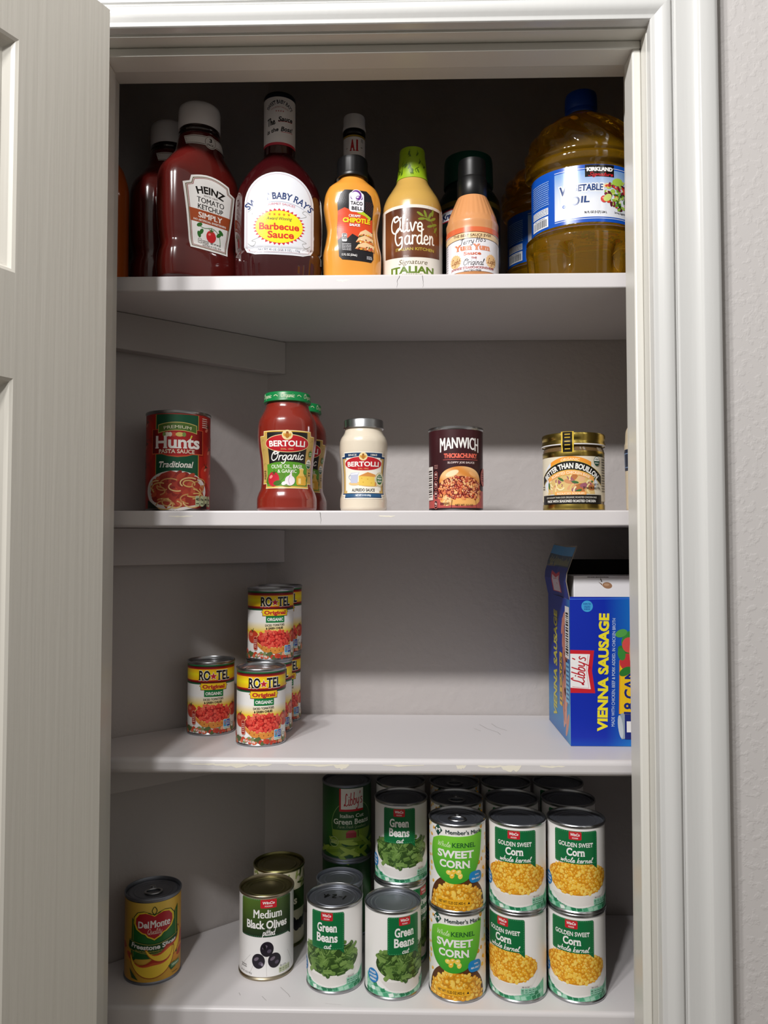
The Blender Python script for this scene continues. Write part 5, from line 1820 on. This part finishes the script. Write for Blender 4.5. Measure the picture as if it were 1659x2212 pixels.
oj = organic_jar((-0.1535, 1.030, Z2), 0, 'tall red organic pasta sauce jar with green lid, in front')
copy_thing(oj, (-0.1480, 1.1110, Z2), rot_to(-.148, 1.111, 6), 'red organic pasta sauce jar mostly hidden behind the front green-lidded jar', JT_)

AJ = [(0, .0270, .0270, 2), (.003, .0300, .0300, 2), (.006, .0311, .0311, 2), (.0160, .0312, .0312, 2), (.0225, .0300, .0300, 2), (.0280, .0291, .0291, 2), (.0450, .0293, .0293, 2), (.0700, .0312, .0312, 2), (.0820, .0319, .0319, 2), (.0910, .0317, .0317, 2), (.0975, .0300, .0300, 2),
      (.1035, .0262, .0262, 2), (.1080, .0247, .0247, 2), (.1130, .0243, .0243, 2)]
t = thing('alfredo_jar', 'cream alfredo sauce jar with silver lid, right of the red jars', 'jar', (-0.0522, 1.032, Z2), rot_to(-.0522, 1.032, -1), JT_)
part('jar', loft(AJ, 56, 72), ALFREDO, t)
part('lid', lathe([(.0262, .1098), (.0268, .1104), (.0268, .1116), (.0262, .1124), (.0261, .1200), (.0254, .1214), (.0240, .1220), (.0232, .1214), (0, .1214)], 72), STEEL, t)
art_alfredo().build('label', cyl_map(Rad(lambda v: interp(AJ, v)[0] + .0003, .0312)), t, None, 2, 2.5)

def art_bouillon():
    a = Art()
    a.rect(-121, 13, 121, 70, 'e6dcc4').up()
    a.ell(-2, 42, 40, 27, 'dfe4ee', n=36).up()
    def band(b, hgt, x0, x1, c, g=0):
        xs = [x0 + (x1 - x0) * k / 16 for k in range(17)]
        a.poly([(x, b - .0098 * x * x - g) for x in xs] + [(x, b + hgt - .0098 * x * x + g) for x in reversed(xs)], c).up()
    rg = random.Random(3)
    a.poly([(-33, 22), (33, 22), (30, 38), (18, 47), (0, 50), (-18, 46), (-30, 38)], 'd9b878').up(.6)
    for i in range(16):
        x, y = rg.uniform(-28, 28), rg.uniform(24, 46)
        a.ell(x, y, rg.uniform(5, 9), rg.uniform(2.4, 4), rg.choice(['c98a5c', 'd8a070', 'b5703f', 'e0b184', '9a5a6a']), rg.uniform(-50, 50), n=12, dl=(i % 4) * .6)
    a.up(3)
    for i in range(16):
        x, y = rg.uniform(-27, 27), rg.uniform(23, 42)
        rr = rg.uniform(4, 7)
        t0 = rg.uniform(0, 180)
        a.line([(x + rr * math.cos(R(t0 + q)), y + rr * 1.2 * math.sin(R(t0 + q))) for q in range(0, 170, 17)], 1.9, rg.choice(['ecd596', 'f0e0ae', 'd9bd74']), dl=(i % 4) * .5)
    a.up(2.5)
    for x, y, ro in ((-12, 41, -30), (30, 40, 50), (10, 26, 20), (-30, 33, 100), (6, 37, -10)):
        a.ell(x, y, 4.6, 1.6, '3f6a38', ro, n=12)
    a.up(.6)
    band(63.5, 6.5, -27, 27, 'ee9a34')
    a.text('ORGANIC', 0, 66.5, 24, 3.6, 'f6dcae', 0.03, 0, 0, 0, 55)
    band(46.8, 6.2, -31, 31, 'f0a85a')
    a.text('ROASTED CHICKEN BASE', 0, 49.6, 52, 3.8, 'f8e6c6', 0.02, 0, 0, 0, 52)
    band(53, 11, -44, 44, 'd8b64a', .7)
    band(53, 11, -44, 44, '14110e')
    a.text('BETTER THAN BOUILLON', 0, 58.2, 82, 7.4, 'f3f1ea', 0.04, 0, 0, 0, 52)
    a.rect(-20, 20.5, 20, 25, 'f0a85a').up().text('REDUCED SODIUM', 0, 22.8, 34, 2.8, 'f8e6c6', 0.03)
    a.rect(-44, 9.5, 44, 21, '14110e').up().text('LESS SODIUM THAN OUR ORGANIC ROASTED CHICKEN BASE', 0, 17.8, 70, 2.2, 'd8d4c8', 0.01).text('MADE WITH SEASONED ROASTED CHICKEN', 0, 13.2, 66, 3.4, 'f3f1ea', 0.03)
    a.text('NET WT', 35, 34.4, 9, 2.4, INK, 0.02).text('21 oz (1lb 5oz) 595g', 29, 30, 26, 3.0, INK, 0.03)
    a.ell(36, 64, 5, 6, '1d4a3a', n=22).up(.5).ell(36, 64, 4.4, 5.4, 'f1efe6', 0, 22, 0, 180).text('USDA', 36, 66.4, 6, 2, '1d4a3a', 0.03, dl=.5).text('ORGANIC', 36, 61.5, 7, 1.6, 'f1efe6', 0.03, dl=.5)
    a.small(46, 24, 56, 68, 13, '4a4236', 4).small(-46, 28, -40, 34, 2, INK, 5)
    return a


t = thing('bouillon_jar', 'gold lidded chicken bouillon jar near the right jamb', 'jar', (0.2240, 1.032, Z2), rot_to(.224, 1.032, -6), JT_)
part('jar', lathe([(.0370, 0), (.0388, .0025), (.0392, .005), (.0392, .0770), (.0388, .0800), (.0372, .0830), (.0368, .0880)], 72), BOUIL, t)
part('lid', lathe([(.0402, .0855), (.0408, .0862), (.0408, .0880), (.0400, .0890), (.0400, .0925), (.0403, .0930), (.0403, .0985), (.0396, .1003), (.0380, .1008), (.0372, .1000), (0, .1000)], 144, lambda a, z: 1 + (.006 * math.cos(72 * a) if .0945 < z < .0995 else 0)), GOLD, t)
part('lid_edge', lathe([(.0404, .0846), (.0411, .0850), (.0411, .0860), (.0406, .0864)], 72, None, False, False), WHITEP, t)
v, f = lathe([(.0395, .0025), (.0396, .0030), (.0396, .0092), (.0395, .0095)], 72, None, False, False)
part('foil_band', (v, f), GOLD, t)
v, f = lathe([(.0395, .0705), (.0396, .0708), (.0396, .0768), (.0394, .0772)], 72, None, False, False)
part('foil_band', (v, f), GOLD, t)
art_bouillon().build('label', cyl_map(Rad(.0395, .0395)), t, None, 2)
a = Art()
a.rect(-11, 75, 5, 101.5, 'd8b843').up(3).rect(-9, 75.5, 3, 101, '17130c').up(2)
for y in (98, 94, 89, 84.5, 79.5):
    a.rect(-6.5, y - .7, .5, y + .6, 'c9a83a')
a.build('tamper_strip', cyl_map(Rad(lambda v: interp([(.075, .0398), (.080, .0400), (.0846, .0413), (.0865, .0413), (.092, .0408), (.1015, .0408)], v)[0], .0405)), t, GLOSSY, 1.5, 1.5)

t = thing('cream_bottle', 'cream plastic bottle with navy label, a sliver showing at the right jamb', 'bottle', (0.3185 + .0005, 1.030, Z2), rot_to(.3185, 1.03, 0), JT_)
part('bottle', loft([(0, .0240, .0240, 2), (.004, .0262, .0262, 2), (.030, .0266, .0266, 2), (.088, .0278, .0278, 2), (.091, .0270, .0270, 2), (.105, .0262, .0262, 2), (.112, .0235, .0235, 2), (.120, .0150, .0150, 2), (.125, .0140, .0140, 2)], 36, 56), CREAMP, t)
part('cap', lathe(cap_profile(.0165, .1235, .148), 40), WHITEP, t)
a = Art()
a.poly([(-41, 56), (-38, 54), (38, 54), (41, 56), (41, 76), (38, 82), (-36, 82), (-41, 78)], '14213a').up().poly([(-38, 58), (38, 58), (38, 77), (-38, 77)], '7f9ac0').up().rect(-36, 59, 36, 76, '14213a')
a.build('label', cyl_map(Rad(lambda v: interp([(0, .0270), (.03, .0268), (.088, .0280)], v)[0], .0275)), t, None, 2)

# ------------------------------------------------------------------ sausage carton on the third shelf
BX0, BX1, BY0, BY1, BH = 0.2165, 0.4200, 1.0270, 1.1770, 0.1920
CARD = mat('carton_board', '8d8378', 0.7)
box = thing('sausage_carton', 'open blue vienna sausage carton with torn flap beside the right jamb', 'carton', (BX0, BY0, Z3), 0)
W_, D_ = BX1 - BX0, BY1 - BY0
box.location.z += 0.0004
cb = MB()
cb.box(0, W_, 0, .0012, 0, BH)
cb.box(0, W_, D_ - .0012, D_, 0, BH)
cb.box(0, .0012, .0012, D_ - .0012, 0, BH - .004)
cb.box(W_ - .0012, W_, .0012, D_ - .0012, 0, BH)
cb.box(0.0012, W_ - .0012, .0012, D_ - .0012, 0, .0012)
cb.build('carton_walls', CARD, box)


def art_front():
    a = Art()
    d0, d1 = hexc('0a2aa8'), hexc('1b86cf')
    a.rect(0, 0, 203, 192, lambda x, y: mixc(d0, d1, max(0.0, (x - 46) / 50) * .9 + max(0, (10 - y) / 60))).up()
    a.line([(0, 189), (203, 191)], 1.0, '3f6fd8')
    px = lambda u: (u - 1231) / 1.646
    py = lambda v: (1612 - v) / 1.646
    a.poly([(0, py(1409)), (px(1282), py(1410)), (px(1277), py(1453)), (px(1283.5), py(1500.5)), (0, py(1500))], RED).up()
    a.poly([(0, py(1417)), (px(1273), py(1418)), (px(1268), py(1453)), (px(1274), py(1492)), (0, py(1489))], 'f1efee').up()
    a.line([(px(1235), py(1487)), (px(1270), py(1490)), (px(1265), py(1453)), (px(1269), py(1420))], .5, 'd0464e')
    a.script("Libby's", 12, py(1454), 36, 17, 'c0182a', 1.5, 0.3, 86)
    a.text('VIENNA SAUSAGE', 42, py(1456), 152, 14, 'f2e22a', 0.045, 0, 0.015, 88.5)
    a.text('MADE WITH CHICKEN, BEEF & PORK ADDED, IN CHICKEN BROTH', 55.5, py(1456), 139, 4.2, 'cfe0f4', 0.0, 0, 0, 88.8)
    a.ell(px(1268), py(1316), 7.4, 7.4, '3f9fd8', n=24).up().text('INSPECTED', px(1268), py(1316) + 3, 10, 2, '123a8a', 0.02).small(px(1268) - 4, py(1316) - 5, px(1268) + 4, py(1316) + 1, 3, '123a8a', 3)
    a.poly([(px(1334), py(1544)), (px(1336), py(1431)), (203, py(1425)), (203, py(1550))], 'f3c41e').up().line([(px(1334), py(1544)), (px(1336), py(1431))], 1.2, 'e58a1c')
    a.text('18 CANS', 76, py(1490), 66, 15, '1a2a7a', 0.03, 0, 0, 88)
    for (x, y, rx, ry, c, ro) in ((px(1352), 138, 11, 6, '3a8a3a', 60), (px(1345), 122, 9, 6, '2f7a30', 140), (px(1340), 145, 8, 5, '54a04a', 20), (px(1352), 108, 10, 11, 'c8383c', 0), (px(1356), 130, 9, 10, 'd8504c', 0), (px(1340), 118, 8, 5, '3a8a3a', 100), (px(1348), 96, 9, 5, '2f7a30', 30)):
        a.ell(x, y, rx, ry, c, ro, n=18).up(.6)
    a.ell(102, 120, 26, 40, 'd8a07a', 0, 28)
    a.up().poly([(px(1331), 37), (px(1340), 43), (px(1346), 40), (px(1346), 10), (px(1338), 9)], '9aa6b0').up().rect(px(1345), 9, 203, 41, '1d2a78').up().rect(px(1349), 18, 203, 32, 'f1efee').up().script("Libby's", 84, 25, 18, 9, 'c0182a', .8, .3, 86)
    a.ell(px(1336), 25, 3.2, 15, 'c4ccd2', 6, 18)
    return a


def art_side():
    a = Art()
    e0, e1 = hexc('233a9a'), hexc('3f9fd0')
    a.rect(0, 0, 150, 188, lambda x, y: mixc(e0, e1, max(0, (60 - abs(y - 30)) / 90) + max(0, (x - 120) / 60))).up()
    rg = random.Random(2)
    for i in range(26):
        y = 22 + 5.7 * i
        a.ell(118 + rg.uniform(-14, 14), y, rg.uniform(13, 20), 6, rg.choice(['d08a76', 'c47a66', 'dd9c88', 'b86c5a']), rg.uniform(50, 120), n=14, dl=(i % 4) * .6)
    a.up(3)
    a.rect(120, 110, 146, 178, 'eceaea').up()
    y = 114
    while y < 170:
        w_ = rg.choice([1.0, 1.8, 2.6])
        a.rect(124, y, 140, y + w_, INK)
        y += w_ + rg.choice([1.2, 2])
    a.rect(124, 52, 144, 104, '7fc0e4').up().small(126, 54, 142, 102, 8, '2a4a8a', 3)
    a.text('VIENNA SAUSAGE', 52, 92, 150, 26, 'c9c04a', 0.045, 0, 0, 88)
    a.poly([(82, 40), (82, 112), (100, 112), (100, 40)], 'e0b22a').up().text('18 CANS', 91, 76, 62, 12, '1a2a5a', 0.03, 0, 0, 88)
    return a


art_front().build('front_print', lambda u, v, l: (u, -l, v), box, PRINT, 10, 10)
art_side().build('side_print', lambda u, v, l: (-l, D_ - u, v), box, PRINT, 10, 10)
# torn flap standing up from the left side
FP = [(0.0, BH - .004), (-.0045, BH + .020), (-.0035, BH + .030), (.0030, BH + .048), (.0100, BH + .066)]
fv, ff = [], []
for (x, z) in FP:
    for y, o_ in ((.002, 0), (.075, .002), (.146, -.001)):
        fv.append((x + o_, y, z + (.003 if y > .1 and z > BH + .04 else 0)))
n3 = len(fv)
fv += [(x + .0011, y, z) for (x, y, z) in fv]
for i in range(len(FP) - 1):
    for j in (0, 1):
        a0 = i * 3 + j
        ff.append((a0, a0 + 1, a0 + 4, a0 + 3))
        ff.append((n3 + a0, n3 + a0 + 3, n3 + a0 + 4, n3 + a0 + 1))
    ff.append((i * 3, i * 3 + 3, n3 + i * 3 + 3, n3 + i * 3))
    ff.append((i * 3 + 2, n3 + i * 3 + 2, n3 + i * 3 + 5, i * 3 + 5))
k0 = (len(FP) - 1) * 3
ff += [(k0, k0 + 1, n3 + k0 + 1, n3 + k0), (k0 + 1, k0 + 2, n3 + k0 + 2, n3 + k0 + 1)]
flap = obj('torn_flap', fv, ff, CARD, box)


def flap_map(u, v, l):
    ln = [0.0]
    for i in range(1, len(FP)):
        ln.append(ln[-1] + math.hypot(FP[i][0] - FP[i - 1][0], FP[i][1] - FP[i - 1][1]))
    s = max(0, min(ln[-1], v))
    for i in range(1, len(FP)):
        if s <= ln[i] + 1e-9:
            break
    t_ = (s - ln[i - 1]) / (ln[i] - ln[i - 1])
    x = FP[i - 1][0] * (1 - t_) + FP[i][0] * t_
    z = FP[i - 1][1] * (1 - t_) + FP[i][1] * t_
    y = .146 - u
    xo = .002 * (1 - abs(y - .075) / .073) if y < .075 else .002 - .003 * (y - .075) / .071
    zo = (.003 * max(0, (y - .075) / .071) if z > BH + .04 else 0)
    return (x + xo - l - .0003, y, z + zo)


a = Art()
a.rect(0, 0, 144, 24, '2a3a92').rect(0, 24, 144, 42, '2f3f8c').rect(0, 42, 144, 58, '4a5a6a').rect(0, 58, 144, 71, '4f95c8').up()
a.poly([(40, 6), (96, 6), (96, 36), (68, 31), (40, 36)], 'c8485a').up().poly([(46, 7), (90, 7), (90, 30), (68, 26), (46, 30)], 'd8ccd6')
rg = random.Random(8)
for i in range(24):
    a.rect(10 + i * 5.4, 44, 12 + i * 5.4, 44 + rg.uniform(6, 12), 'b9b070')
a.build('flap_print', flap_map, flap, PRINT, 8, 4)
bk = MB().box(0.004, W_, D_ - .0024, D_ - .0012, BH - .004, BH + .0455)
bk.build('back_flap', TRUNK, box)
wt = thing('white_packet', 'white packet standing inside the open blue carton', 'packet', (BX0 + .008, BY0 + .012, Z3 + .0016), 0)
MB().box(0, .18, 0, .045, 0, .2175).build('packet', mat('white_card', 'e9e7ea', 0.5), wt, None, .0008)
a = Art()
a.ell(44, 205, 6.4, 4.2, 'a0785a', -10, 18).up().ell(43, 206, 3.6, 1.8, 'bc9678', 0, 12).poly([(37, 207), (32, 210), (38, 204)], '7a5a42').line([(35, 214), (37, 209.5)], 1.4, '6a625e').small(18, 214.5, 46, 217, 1, '4a4644', 3)
a.build('packet_print', lambda u, v, l: (u, -l, v), wt, PRINT, 10, 10)
